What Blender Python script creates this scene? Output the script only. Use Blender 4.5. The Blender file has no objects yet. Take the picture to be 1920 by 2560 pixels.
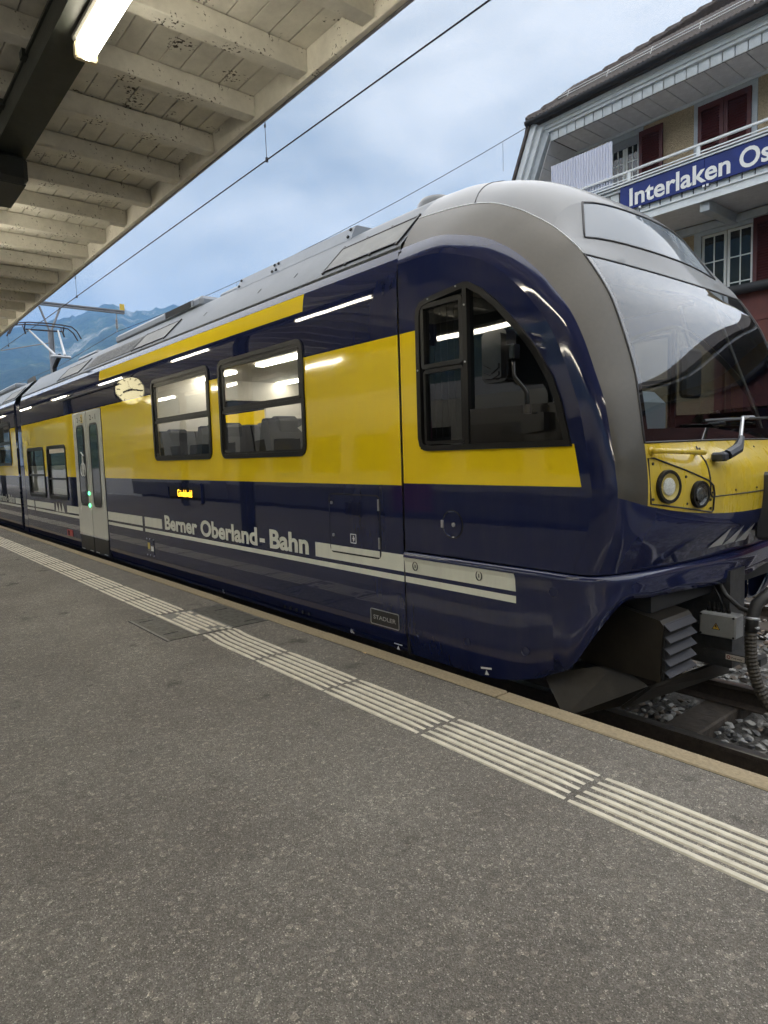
import bpy, bmesh, math, random
from mathutils import Vector, Matrix

sc = bpy.context.scene
COL = sc.collection
R = random.Random(7)

# ------------------------------------------------------------------ camera
YAW, PITCH, ROLL = math.radians(50.253), math.radians(5.029), math.radians(1.768)
def cam_basis(a, p, r):
    fw = Vector((-math.sin(a) * math.cos(p), math.cos(a) * math.cos(p), -math.sin(p)))
    rt = Vector((math.cos(a), math.sin(a), 0)); up = rt.cross(fw)
    return rt * math.cos(r) - up * math.sin(r), rt * math.sin(r) + up * math.cos(r), fw
_rt, _up, _fw = cam_basis(YAW, PITCH, ROLL)
cd = bpy.data.cameras.new("camera"); cam = bpy.data.objects.new("camera", cd); COL.objects.link(cam)
M = Matrix(((_rt.x, _up.x, -_fw.x, 0), (_rt.y, _up.y, -_fw.y, 0), (_rt.z, _up.z, -_fw.z, 1.4), (0, 0, 0, 1)))
cam.matrix_world = M
cd.sensor_fit = 'HORIZONTAL'; cd.sensor_width = 36.0; cd.lens = 36.0 * 1640 / 1920
cd.clip_start = 0.05; cd.clip_end = 20000
sc.camera = cam

# ------------------------------------------------------------------ world: overcast sky
SUN_EL, SUN_AZ = math.radians(80), math.radians(20)
world = bpy.data.worlds.new("World"); sc.world = world; world.use_nodes = True
nt = world.node_tree; N, L = nt.nodes, nt.links
bg = N["Background"]
sky = N.new("ShaderNodeTexSky"); sky.sky_type = 'NISHITA'; sky.sun_disc = False
sky.sun_elevation = SUN_EL; sky.sun_rotation = SUN_AZ; sky.air_density = 1.0; sky.dust_density = 2.0
tc = N.new("ShaderNodeTexCoord"); mp = N.new("ShaderNodeMapping"); mp.inputs["Scale"].default_value = (1.0, 1.0, 2.4)
mp.inputs["Location"].default_value = (0.35, 0.1, 0.2)
n1 = N.new("ShaderNodeTexNoise"); n1.inputs["Scale"].default_value = 2.1; n1.inputs["Detail"].default_value = 7; n1.inputs["Roughness"].default_value = 0.52
n1.inputs["Distortion"].default_value = 0.35
L.new(tc.outputs["Generated"], mp.inputs["Vector"]); L.new(mp.outputs[0], n1.inputs["Vector"])
rp = N.new("ShaderNodeValToRGB"); e = rp.color_ramp.elements
e[0].position = 0.40; e[0].color = (0.315, 0.345, 0.360, 1)
e[1].position = 0.61; e[1].color = (0.650, 0.655, 0.640, 1)
m_ = rp.color_ramp.elements.new(0.50); m_.color = (0.480, 0.500, 0.495, 1)
L.new(n1.outputs["Fac"], rp.inputs["Fac"])
vm = N.new("ShaderNodeMix"); vm.data_type = 'RGBA'; vm.blend_type = 'MULTIPLY'; vm.inputs["Factor"].default_value = 1
L.new(rp.outputs["Color"], vm.inputs["A"]); vm.inputs["B"].default_value = (4.0, 3.95, 3.85, 1)
mx = N.new("ShaderNodeMix"); mx.data_type = 'RGBA'; mx.inputs["Factor"].default_value = 0.93
L.new(sky.outputs["Color"], mx.inputs["A"]); L.new(vm.outputs["Result"], mx.inputs["B"])
L.new(mx.outputs["Result"], bg.inputs["Color"]); bg.inputs["Strength"].default_value = 0.10

sd = bpy.data.lights.new("sun", 'SUN'); sd.energy = 1.5; sd.angle = math.radians(172); sd.color = (1.0, 0.97, 0.93)
sun = bpy.data.objects.new("sun", sd); COL.objects.link(sun)
# the veiled sun of a fully overcast day: light from the whole dome
sun.rotation_euler = Vector((-0.03, -0.06, -1.0)).to_track_quat('-Z', 'Y').to_euler()

vs = sc.view_settings
vs.view_transform = 'Standard'; vs.look = 'None'; vs.gamma = 1.0; vs.use_curve_mapping = False
vs.exposure = 1.95
sc.cycles.max_bounces = 6; sc.cycles.diffuse_bounces = 3; sc.cycles.glossy_bounces = 3; sc.cycles.transparent_max_bounces = 10; sc.cycles.volume_bounces = 0; sc.cycles.use_denoising = True; sc.cycles.use_adaptive_sampling = True; sc.cycles.adaptive_threshold = 0.04

# ------------------------------------------------------------------ materials
MATS = {}
def mat(name, col=(.5, .5, .5), rough=.5, metal=0., spec=.5, coat=0., emit=None, estr=0., noise=None, bump=None, ramp=None):
    """noise=(scale, amount): brightness variation; bump=(scale, distance)"""
    if name in MATS: return MATS[name]
    m = bpy.data.materials.new(name); m.use_nodes = True; MATS[name] = m
    t = m.node_tree; b = t.nodes["Principled BSDF"]
    b.inputs["Base Color"].default_value = (*col, 1); b.inputs["Roughness"].default_value = rough
    b.inputs["Metallic"].default_value = metal; b.inputs["Specular IOR Level"].default_value = spec
    b.inputs["Coat Weight"].default_value = coat; b.inputs["Coat Roughness"].default_value = .018
    if emit: b.inputs["Emission Color"].default_value = (*emit, 1); b.inputs["Emission Strength"].default_value = estr
    if noise or bump:
        co = t.nodes.new("ShaderNodeTexCoord")
    if noise:
        n = t.nodes.new("ShaderNodeTexNoise"); n.inputs["Scale"].default_value = noise[0]; n.inputs["Detail"].default_value = 6
        n.inputs["Roughness"].default_value = .65
        t.links.new(co.outputs["Object"], n.inputs["Vector"])
        r = t.nodes.new("ShaderNodeValToRGB"); a = noise[1]
        r.color_ramp.elements[0].position = .3; r.color_ramp.elements[1].position = .72
        lo = tuple(max(0, c * (1 - a)) for c in col); hi = tuple(min(1, c * (1 + a)) for c in col)
        if len(noise) > 2: lo = noise[2]
        r.color_ramp.elements[0].color = (*lo, 1); r.color_ramp.elements[1].color = (*hi, 1)
        t.links.new(n.outputs["Fac"], r.inputs["Fac"]); t.links.new(r.outputs["Color"], b.inputs["Base Color"])
    if bump:
        n2 = t.nodes.new("ShaderNodeTexNoise"); n2.inputs["Scale"].default_value = bump[0]; n2.inputs["Detail"].default_value = bump[2] if len(bump) > 2 else 2
        t.links.new(co.outputs["Object"], n2.inputs["Vector"])
        bn = t.nodes.new("ShaderNodeBump"); bn.inputs["Distance"].default_value = bump[1]; bn.inputs["Strength"].default_value = 1
        t.links.new(n2.outputs["Fac"], bn.inputs["Height"]); t.links.new(bn.outputs[0], b.inputs["Normal"])
    return m

def paint(name, col, rough=.10, dirt=.25, wave=.0016):
    """glossy vehicle paint: slightly wavy sheet metal, streaky grime running down, faint orange-peel"""
    if name in MATS: return MATS[name]
    m = mat(name, col, rough, 0, .5, .45)
    t = m.node_tree; b = t.nodes["Principled BSDF"]
    co = t.nodes.new("ShaderNodeTexCoord")
    mpn = t.nodes.new("ShaderNodeMapping"); mpn.inputs["Scale"].default_value = (2.6, 2.6, .5)
    t.links.new(co.outputs["Object"], mpn.inputs["Vector"])
    n = t.nodes.new("ShaderNodeTexNoise"); n.inputs["Scale"].default_value = 3.0; n.inputs["Detail"].default_value = 5; n.inputs["Roughness"].default_value = .7
    t.links.new(mpn.outputs[0], n.inputs["Vector"])
    r = t.nodes.new("ShaderNodeValToRGB"); r.color_ramp.elements[0].position = .42; r.color_ramp.elements[1].position = .8
    r.color_ramp.elements[0].color = (*col, 1)
    g = (.20, .18, .15); r.color_ramp.elements[1].color = (*[c * (1 - dirt) + d * dirt for c, d in zip(col, g)], 1)
    t.links.new(n.outputs["Fac"], r.inputs["Fac"]); t.links.new(r.outputs["Color"], b.inputs["Base Color"])
    rr = t.nodes.new("ShaderNodeMapRange"); rr.inputs["To Min"].default_value = rough * .8; rr.inputs["To Max"].default_value = rough * 1.6
    rr.inputs["From Min"].default_value = .35; rr.inputs["From Max"].default_value = .8
    t.links.new(n.outputs["Fac"], rr.inputs["Value"]); t.links.new(rr.outputs[0], b.inputs["Roughness"])
    n2 = t.nodes.new("ShaderNodeTexNoise"); n2.inputs["Scale"].default_value = 2.2; n2.inputs["Detail"].default_value = 1.5
    t.links.new(co.outputs["Object"], n2.inputs["Vector"])
    bn = t.nodes.new("ShaderNodeBump"); bn.inputs["Distance"].default_value = wave; bn.inputs["Strength"].default_value = 1
    t.links.new(n2.outputs["Fac"], bn.inputs["Height"]); t.links.new(bn.outputs[0], b.inputs["Normal"])
    t.links.new(bn.outputs[0], b.inputs["Coat Normal"])
    return m

def glass(name, tint=(.8, .85, .85), refl=1.0, dark=0.0, wave=0.0):
    if name in MATS: return MATS[name]
    m = bpy.data.materials.new(name); m.use_nodes = True; MATS[name] = m
    t = m.node_tree; t.nodes.remove(t.nodes["Principled BSDF"]); out = t.nodes["Material Output"]
    tr = t.nodes.new("ShaderNodeBsdfTransparent"); tr.inputs[0].default_value = (*tint, 1)
    gl = t.nodes.new("ShaderNodeBsdfGlossy"); gl.inputs["Roughness"].default_value = .0
    gl.inputs[0].default_value = (.95, .97, 1, 1)
    fr = t.nodes.new("ShaderNodeFresnel"); fr.inputs[0].default_value = 1.52
    ge = t.nodes.new("ShaderNodeNewGeometry"); io = t.nodes.new("ShaderNodeMapRange"); io.inputs["To Min"].default_value = 1.52; io.inputs["To Max"].default_value = 1 / 1.52
    t.links.new(ge.outputs["Backfacing"], io.inputs["Value"]); t.links.new(io.outputs[0], fr.inputs[0])   # same reflectance from either side of the sheet
    mu = t.nodes.new("ShaderNodeMath"); mu.operation = 'MULTIPLY'; mu.inputs[1].default_value = refl; mu.use_clamp = True
    t.links.new(fr.outputs[0], mu.inputs[0])
    mi = t.nodes.new("ShaderNodeMixShader")
    t.links.new(mu.outputs[0], mi.inputs[0]); t.links.new(tr.outputs[0], mi.inputs[1]); t.links.new(gl.outputs[0], mi.inputs[2])
    t.links.new(mi.outputs[0], out.inputs[0])
    if wave:
        co = t.nodes.new("ShaderNodeTexCoord"); n2 = t.nodes.new("ShaderNodeTexNoise"); n2.inputs["Scale"].default_value = 2.5; n2.inputs["Detail"].default_value = 1
        t.links.new(co.outputs["Object"], n2.inputs["Vector"])
        bn = t.nodes.new("ShaderNodeBump"); bn.inputs["Distance"].default_value = wave
        t.links.new(n2.outputs["Fac"], bn.inputs["Height"]); t.links.new(bn.outputs[0], gl.inputs["Normal"]); t.links.new(bn.outputs[0], fr.inputs["Normal"])
    return m

def asphalt():
    m = mat("asphalt", (.13, .125, .115), .85, 0, .35); t = m.node_tree; b = t.nodes["Principled BSDF"]
    nd, lk = t.nodes.new, t.links.new
    co = nd("ShaderNodeTexCoord")
    v = nd("ShaderNodeTexVoronoi"); v.inputs["Scale"].default_value = 280; v.inputs["Randomness"].default_value = 1
    lk(co.outputs["Object"], v.inputs["Vector"])
    sp = nd("ShaderNodeSeparateColor"); lk(v.outputs["Color"], sp.inputs[0])
    r = nd("ShaderNodeValToRGB"); els = r.color_ramp.elements
    els[0].position = 0; els[0].color = (.135, .124, .108, 1); els[1].position = 1; els[1].color = (.56, .53, .47, 1)
    for p, c in ((.45, (.196, .182, .162)), (.80, (.244, .228, .204)), (.94, (.30, .28, .25))):
        x = els.new(p); x.color = (*c, 1)
    lk(sp.outputs[0], r.inputs["Fac"])
    v2 = nd("ShaderNodeTexVoronoi"); v2.inputs["Scale"].default_value = 62
    lk(co.outputs["Object"], v2.inputs["Vector"]); sp2 = nd("ShaderNodeSeparateColor"); lk(v2.outputs["Color"], sp2.inputs[0])
    r2 = nd("ShaderNodeValToRGB"); q = r2.color_ramp.elements; q[0].position = .0; q[0].color = (.88, .88, .88, 1); q[1].position = 1; q[1].color = (1.6, 1.56, 1.5, 1)
    x = q.new(.90); x.color = (1.12, 1.12, 1.12, 1); lk(sp2.outputs[1], r2.inputs["Fac"])
    n = nd("ShaderNodeTexNoise"); n.inputs["Scale"].default_value = 1.1; n.inputs["Detail"].default_value = 6; n.inputs["Roughness"].default_value = .68
    lk(co.outputs["Object"], n.inputs["Vector"])
    r3 = nd("ShaderNodeValToRGB"); r3.color_ramp.elements[0].position = .3; r3.color_ramp.elements[0].color = (.82, .80, .78, 1)
    r3.color_ramp.elements[1].position = .7; r3.color_ramp.elements[1].color = (1.15, 1.15, 1.13, 1); lk(n.outputs["Fac"], r3.inputs["Fac"])
    # a few darker gum / oil stains
    n4 = nd("ShaderNodeTexNoise"); n4.inputs["Scale"].default_value = 3.7; n4.inputs["Detail"].default_value = 3; lk(co.outputs["Object"], n4.inputs["Vector"])
    r4 = nd("ShaderNodeValToRGB"); r4.color_ramp.elements[0].position = .26; r4.color_ramp.elements[0].color = (.55, .55, .55, 1)
    r4.color_ramp.elements[1].position = .36; r4.color_ramp.elements[1].color = (1, 1, 1, 1); lk(n4.outputs["Fac"], r4.inputs["Fac"])
    v5 = nd("ShaderNodeTexVoronoi"); v5.inputs["Scale"].default_value = 2.1; lk(co.outputs["Object"], v5.inputs["Vector"])
    r5 = nd("ShaderNodeValToRGB"); r5.color_ramp.elements[0].position = .035; r5.color_ramp.elements[0].color = (.60, .60, .60, 1); r5.color_ramp.elements[1].position = .06; r5.color_ramp.elements[1].color = (1, 1, 1, 1); lk(v5.outputs["Distance"], r5.inputs["Fac"])
    def mul(a, c):
        k = nd("ShaderNodeMix"); k.data_type = 'RGBA'; k.blend_type = 'MULTIPLY'; k.inputs["Factor"].default_value = 1
        lk(a, k.inputs["A"]); lk(c, k.inputs["B"]); return k.outputs["Result"]
    lk(mul(mul(mul(mul(r.outputs[0], r2.outputs[0]), r3.outputs[0]), r4.outputs[0]), r5.outputs[0]), b.inputs["Base Color"])
    bn = nd("ShaderNodeBump"); bn.inputs["Distance"].default_value = .004; bn.inputs["Strength"].default_value = .9
    lk(v.outputs["Distance"], bn.inputs["Height"]); lk(bn.outputs[0], b.inputs["Normal"])
    return m

BLUE = paint("paint_navy", (.0120, .0175, .062), .03, .06, .0012)
YEL = paint("paint_yellow", (.95, .69, .012), .07, .04)
WHT = paint("paint_offwhite", (.78, .79, .68), .20, .18)
ROOF = mat("roof_paint", (.105, .117, .13), .42, .1, .4, .0, noise=(5, .10), bump=(1.6, .002))
GREYM = mat("grey_metallic", (.070, .061, .046), .40, .3, .5, .15, noise=(40, .06), bump=(1.5, .001))
BLUEN = paint("paint_navy_nose", (.0115, .0165, .060), .08, .04, .0002)
GREYD = mat("dome_grey", (.088, .092, .094), .36, .2, .5, .3, noise=(6, .06))
DOORM = paint("door_grey", (.62, .62, .55), .22, .2)
BLK = mat("black_rubber", (.007, .0065, .006), .38, 0, .35, noise=(30, .3))
BLKG = mat("black_gloss", (.006, .006, .007), .05, 0, .5, .6)
BLKM = mat("black_matte", (.008, .008, .008), .75)
UNDER = mat("underframe", (.018, .016, .014), .7, noise=(14, .5))
STEEL = mat("steel_dark", (.06, .055, .05), .45, .6, noise=(20, .3))
BRONZE = mat("bronze_sheet", (.034, .029, .022), .36, .5, noise=(9, .25))
ALU = mat("aluminium", (.55, .56, .57), .35, .8, noise=(18, .12))
GLS = glass("window_glass", (.86, .88, .87), 1.6, wave=.0010)
GLSC = glass("cab_glass", (.35, .37, .37), 1.6, wave=.0006)
GLSW = glass("windscreen_glass", (.62, .66, .66), 1.25)

# ------------------------------------------------------------------ object helpers
def link(o, parent=None):
    COL.objects.link(o)
    if parent: o.parent = parent
    return o
def tag(o, label=None, cat=None, group=None, kind=None):
    if label: o["label"] = label
    if cat: o["category"] = cat
    if group: o["group"] = group
    if kind: o["kind"] = kind
    return o
def empty(name, loc=(0, 0, 0), label=None, cat=None, group=None):
    o = bpy.data.objects.new(name, None); o.location = loc; o.empty_display_size = .1; COL.objects.link(o)
    return tag(o, label, cat, group)
def meshobj(name, verts, faces, mats, parent=None, fm=None, smooth=False):
    me = bpy.data.meshes.new(name); me.from_pydata([tuple(v) for v in verts], [], faces)
    for m in (mats if isinstance(mats, (list, tuple)) else [mats]): me.materials.append(m)
    if fm: me.polygons.foreach_set("material_index", fm)
    if smooth: me.polygons.foreach_set("use_smooth", [True] * len(me.polygons))
    me.update()
    o = bpy.data.objects.new(name, me); COL.objects.link(o)
    if parent:
        o.parent = parent; o.matrix_parent_inverse = Matrix.Translation(-Vector(parent.location)) if parent.type == 'EMPTY' and parent.parent is None else Matrix()
    return o
class MB:
    def __init__(s): s.v = []; s.f = []; s.m = []
    def add(s, vs_, fs_, m=0):
        k = len(s.v); s.v += [Vector(v) for v in vs_]; s.f += [tuple(i + k for i in f) for f in fs_]; s.m += [m] * len(fs_); return s
    def box(s, x0, x1, y0, y1, z0, z1, m=0):
        return s.add([(x0, y0, z0), (x1, y0, z0), (x1, y1, z0), (x0, y1, z0), (x0, y0, z1), (x1, y0, z1), (x1, y1, z1), (x0, y1, z1)],
                     [(0, 3, 2, 1), (4, 5, 6, 7), (0, 1, 5, 4), (1, 2, 6, 5), (2, 3, 7, 6), (3, 0, 4, 7)], m)
    def cbox(s, x0, x1, y0, y1, z0, z1, c=.01, m=0):
        """box with chamfered edges (convex hull of 24 points)"""
        bm = bmesh.new()
        for sx in (0, 1):
            for sy in (0, 1):
                for sz in (0, 1):
                    X, Y, Z = (x0, x1)[sx], (y0, y1)[sy], (z0, z1)[sz]; dx, dy, dz = (c, -c)[sx], (c, -c)[sy], (c, -c)[sz]
                    bm.verts.new((X, Y + dy, Z + dz)); bm.verts.new((X + dx, Y, Z + dz)); bm.verts.new((X + dx, Y + dy, Z))
        r = bmesh.ops.convex_hull(bm, input=bm.verts)
        bmesh.ops.dissolve_limit(bm, angle_limit=.01, verts=bm.verts, edges=bm.edges)
        bm.verts.index_update()
        s.add([v.co.copy() for v in bm.verts], [[v.index for v in f.verts] for f in bm.faces], m); bm.free(); return s
    def prism(s, poly, axis, a, b, m=0, caps=True):
        """poly: 2D points in the two other axes (cyclic order x,y,z without axis)"""
        def P(p, w):
            return {'x': (w, p[0], p[1]), 'y': (p[0], w, p[1]), 'z': (p[0], p[1], w)}[axis]
        n = len(poly); vs_ = [P(p, a) for p in poly] + [P(p, b) for p in poly]
        fs_ = [(i, (i + 1) % n, n + (i + 1) % n, n + i) for i in range(n)]
        if caps: fs_ += [tuple(range(n - 1, -1, -1)), tuple(range(n, 2 * n))]
        return s.add(vs_, fs_, m)
    def slab(s, quad, th, m=0):
        q = [Vector(p) for p in quad]; n = (q[1] - q[0]).cross(q[-1] - q[0]).normalized(); k = len(q)
        vs_ = q + [p + n * th for p in q]
        return s.add(vs_, [tuple(range(k - 1, -1, -1)), tuple(range(k, 2 * k))] + [(i, (i + 1) % k, k + (i + 1) % k, k + i) for i in range(k)], m)
    def tube(s, pts, r, n=8, m=0, closed=False):
        pts = [Vector(p) for p in pts]; k = len(pts); rs = r if isinstance(r, (list, tuple)) else [r] * k
        rings = []; prev = None
        for i, p in enumerate(pts):
            if closed: d = pts[(i + 1) % k] - pts[i - 1]
            else: d = (pts[min(i + 1, k - 1)] - pts[max(i - 1, 0)])
            d.normalize()
            u = prev - d * prev.dot(d) if prev is not None else (Vector((0, 0, 1)).cross(d) if abs(d.z) < .95 else Vector((1, 0, 0)).cross(d))
            u.normalize(); w = d.cross(u); prev = u
            rings.append([p + (u * math.cos(2 * math.pi * j / n) + w * math.sin(2 * math.pi * j / n)) * rs[i] for j in range(n)])
        vs_ = [v for g in rings for v in g]; fs_ = []
        for i in range(k if closed else k - 1):
            a, b = i * n, ((i + 1) % k) * n
            for j in range(n): fs_.append((a + j, a + (j + 1) % n, b + (j + 1) % n, b + j))
        if not closed: fs_ += [tuple(range(n - 1, -1, -1)), tuple(range((k - 1) * n, k * n))]
        return s.add(vs_, fs_, m)
    def disc(s, c, nrm, r, h, n=20, m=0):
        c = Vector(c); d = Vector(nrm).normalized()
        return s.tube([c, c + d * h], r, n, m)
    def lathe(s, c, nrm, prof, n=24, m=0):
        """prof: list of (radius, height along nrm)"""
        c = Vector(c); d = Vector(nrm).normalized(); u = (Vector((0, 0, 1)).cross(d) if abs(d.z) < .95 else Vector((1, 0, 0)).cross(d)).normalized(); w = d.cross(u)
        vs_ = [c + d * h + (u * math.cos(2 * math.pi * j / n) + w * math.sin(2 * math.pi * j / n)) * r for r, h in prof for j in range(n)]
        fs_ = [(i * n + j, i * n + (j + 1) % n, (i + 1) * n + (j + 1) % n, (i + 1) * n + j) for i in range(len(prof) - 1) for j in range(n)]
        return s.add(vs_, fs_, m)
    def build(s, name, mats, parent=None, smooth=False):
        return meshobj(name, s.v, s.f, mats, parent, s.m, smooth)
def smooth_by_angle(o, deg=35):
    me = o.data; me.polygons.foreach_set("use_smooth", [True] * len(me.polygons))
    bm = bmesh.new(); bm.from_mesh(me); a = math.radians(deg)
    for e_ in bm.edges:
        if len(e_.link_faces) == 2 and e_.calc_face_angle(0) > a: e_.smooth = False
    bm.to_mesh(me); bm.free(); return o
def dup(o, parent, loc=None):
    c = o.copy(); COL.objects.link(c); mi_ = o.matrix_parent_inverse.copy(); c.parent = parent; c.matrix_parent_inverse = mi_
    if loc is not None: c.location = loc
    return c
def rrect(x0, x1, z0, z1, r, n=5):
    p = []
    for cx, cz, a0 in ((x1 - r, z0 + r, -90), (x1 - r, z1 - r, 0), (x0 + r, z1 - r, 90), (x0 + r, z0 + r, 180)):
        for i in range(n + 1):
            a = math.radians(a0 + 90 * i / n); p.append((cx + r * math.cos(a), cz + r * math.sin(a)))
    return p
def inset(poly, d):
    n = len(poly); out = []
    A = sum(poly[i][0] * poly[(i + 1) % n][1] - poly[(i + 1) % n][0] * poly[i][1] for i in range(n)); sg = 1 if A > 0 else -1
    for i in range(n):
        p0, p1, p2 = Vector(poly[i - 1]), Vector(poly[i]), Vector(poly[(i + 1) % n])
        d1, d2 = (p1 - p0).normalized(), (p2 - p1).normalized()
        n1_, n2_ = Vector((-d1.y, d1.x)) * sg, Vector((-d2.y, d2.x)) * sg
        b = n1_ + n2_; k = max(.3, 1 + n1_.dot(n2_)); out.append(tuple(p1 + b * (d / k)))
    return out
def ring_y(mb, outer, inner, y0, y1, m=0):
    """flat ring in the XZ plane between two equal-length loops, thick from y0 (front) to y1"""
    n = len(outer); vs_ = [(x, y0, z) for x, z in outer] + [(x, y0, z) for x, z in inner] + [(x, y1, z) for x, z in outer] + [(x, y1, z) for x, z in inner]
    fs_ = []
    for i in range(n):
        j = (i + 1) % n
        fs_ += [(i, j, n + j, n + i), (2 * n + i, i, j, 2 * n + j)[::-1], (n + i, n + j, 3 * n + j, 3 * n + i), (2 * n + i, 2 * n + j, 3 * n + j, 3 * n + i)[::-1]]
    return mb.add(vs_, fs_, m)
def textmesh(name, s, m, parent, origin, right, up, height, width=None, bold=0.0, depth=.002, align='LEFT'):
    """flat lettering: cap height = height; optional fit to width; lies in plane (right, up)"""
    cu = bpy.data.curves.new(name, 'FONT'); cu.body = s; cu.offset = bold; cu.extrude = 0; cu.resolution_u = 4; cu.size = 1
    tmp = bpy.data.objects.new(name, cu); COL.objects.link(tmp)
    dg = bpy.context.evaluated_depsgraph_get(); dg.update()
    me = bpy.data.meshes.new_from_object(tmp.evaluated_get(dg)); bpy.data.objects.remove(tmp); bpy.data.curves.remove(cu)
    xs = [v.co.x for v in me.vertices]; x0, x1 = min(xs), max(xs)
    cap = .729 + 2 * bold  # cap height of the built-in font at size 1
    sz = height / cap; sx = sz if width is None else width / (x1 - x0)
    off = 0 if align == 'LEFT' else -(x1 - x0) / 2
    r_, u_ = Vector(right).normalized(), Vector(up).normalized(); n_ = r_.cross(u_)
    o0 = Vector(origin)
    for v in me.vertices:
        q = o0 + r_ * ((v.co.x - x0 + off) * sx) + u_ * ((v.co.y + bold) * sz) + n_ * depth; v.co = q
    me.materials.clear(); me.materials.append(m); me.update()
    o = bpy.data.objects.new(name, me); COL.objects.link(o)
    if parent: o.parent = parent; o.matrix_parent_inverse = Matrix.Translation(-Vector(parent.location)) if parent.type == 'EMPTY' else Matrix()
    return o

# ================================================================== SETTING
YT, YC, YF = 3.06, 4.385, 5.71      # near side of the train, track centre, far side
PX0, PX1 = -60.0, 45.0               # platform extent

# ground sheet: ballast bed out to the horizon
GRAVEL = mat("ballast_bed", (.115, .11, .10), .9, noise=(26, .55), bump=(45, .02, 4))
g = meshobj("ground", [(-3300, -2900, -.62), (2900, -2900, -.62), (2900, 3300, -.62), (-3300, 3300, -.62)], [(0, 1, 2, 3)], GRAVEL)
tag(g, kind="structure")

ASPH = asphalt()
KERB = mat("kerb_concrete", (.34, .275, .175), .85, noise=(60, .22), bump=(120, .002, 3))
MOSS = mat("joint_dirt", (.030, .028, .012), .95, noise=(70, .6))
pl = MB(); pl.box(PX0, PX1, -3.4, 2.775, -.6, 0.0)
plat = pl.build("platform", ASPH); tag(plat, kind="structure")
MB().box(PX0, PX1, 2.776, 2.789, -.1, -.004).build("moss_joint", MOSS, plat)
# kerb stones
km = MB(); km.cbox(.004, 1.824, 2.790, 2.905, -.34, .004, .006)
k0 = None; x = -2.41 + 1.828 * 7; i = 0
while x > PX0 + 2:
    if k0 is None:
        k0 = km.build("kerb_stone", KERB, plat); k0.location.x = x - 1.828
    else:
        c = dup(k0, plat); c.location = (x - 1.828, R.uniform(-.002, .002), R.uniform(-.002, .002))
    x -= 1.828
MB().box(PX0, PX1, 2.82, 2.885, -.62, -.345).build("kerb_footing", mat("footing", (.04, .037, .03), .9), plat)

# tactile guidance bars
TACT = mat("tactile_white", (.80, .75, .62), .65, noise=(11, .08, (.56, .52, .42)), bump=(160, .0006, 3))
LW, PITCHY, TY0 = .0290, .0522, 2.129
def bar_mesh(length, wob):
    b = MB(); n = 8; top = .006
    ys = [(0, 0), (.004, top), (LW - .004, top), (LW, 0)]
    for i_ in range(n + 1):
        xx = length * i_ / n; dy = wob[i_] if wob else 0; cap = .006 if i_ in (0, n) else 0
        b.v += [Vector((xx, y_ + dy + (cap if j_ == 0 else -cap if j_ == 3 else 0), z_ * (0.2 if cap else 1))) for j_, (y_, z_) in enumerate(ys)]
    for i_ in range(n):
        for j_ in range(3):
            a = i_ * 4 + j_; b.f.append((a, a + 4, a + 5, a + 1)); b.m.append(0)
    b.f += [(0, 1, 2, 3), tuple(4 * n + q_ for q_ in (3, 2, 1, 0))]; b.m += [0, 0]
    return b
gaps = [.212, -.638, -1.489, -2.350, -3.195, -4.026, -4.930]
blocks = [(gaps[i_ + 1], gaps[i_]) for i_ in range(len(gaps) - 1)]
x = 1.06
while x < PX1 - 1: blocks.insert(0, (x - .848, x)); x += .848
x = -5.866
while x > -44: blocks.append((x - .849, x)); x -= .849
srcs = {}
for (xa, xb) in blocks:
    for q in range(6):
        jog = abs(xb + 4.026) < .01
        Lb = round(xb - xa - .022 - (.008 if q % 2 else 0), 3); key = (Lb, jog)
        if key not in srcs:
            wob = None
            if jog: wob = [.026 * (1 - t) if t < 1 else 0 for t in [0, .18, .75, 1, 1, 1, 1, 1, 1]]
            o = bar_mesh(Lb, wob).build("tactile_bar", TACT, plat); srcs[key] = o
        else: o = dup(srcs[key], plat)
        o.location = (xa + .011 + R.uniform(-.004, .004), TY0 + q * PITCHY + R.uniform(-.001, .001), .0)

# steel access cover let into the platform, tactile bars painted over it
CHEQ = mat("cover_steel", (.22, .21, .185), .5, .3, noise=(22, .35))
cov = empty("access_cover", (-5.4, 2.35, 0), "ribbed steel access cover set flush in the platform asphalt", "cover")
MB().box(-5.83, -4.955, 1.885, 2.772, -.02, .0025).build("plate", CHEQ, cov)
rb = MB()
for i_ in range(62):
    xx = -5.82 + i_ * .0141
    rb.box(xx, xx + .006, 1.905, 2.115, .0025, .0055); rb.box(xx, xx + .006, 2.45, 2.755, .0025, .0055)
tag(rb.build("rib", CHEQ, cov), kind="stuff")
fr_ = MB()
for a in ((-5.842, -5.831, 1.874, 2.774), (-4.954, -4.943, 1.874, 2.774)): fr_.box(*a, -.02, .0015)
fr_.box(-5.831, -4.954, 1.874, 1.884, -.02, .0015)
fr_.build("frame_joint", BLKM, cov)
for xx, yy in ((-5.62, 2.66), (-5.05, 2.66), (-5.70, 1.99), (-5.15, 1.99)):
    MB().box(xx - .008, xx + .008, yy - .06, yy + .06, .002, .0063).build("lifting_slot", BLKM, cov)
for q, (a, b_) in enumerate([(-5.845, -4.96), (-5.60, -5.08), (-5.64, -4.99), (-5.71, -5.13), (-5.72, -5.10), (-5.58, -5.02)]):
    MB().box(a, b_, TY0 + q * PITCHY, TY0 + q * PITCHY + LW, .0026, .0085).build("painted_bar", TACT, cov)
for xx, q in ((-5.80, 3), (-5.78, 4), (-5.76, 5), (-5.06, 2), (-5.03, 3), (-5.0, 4), (-4.985, 5)):
    MB().box(xx, xx + R.uniform(.05, .09), TY0 + q * PITCHY, TY0 + q * PITCHY + LW, .0026, .008).build("painted_bar", TACT, cov)

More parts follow.
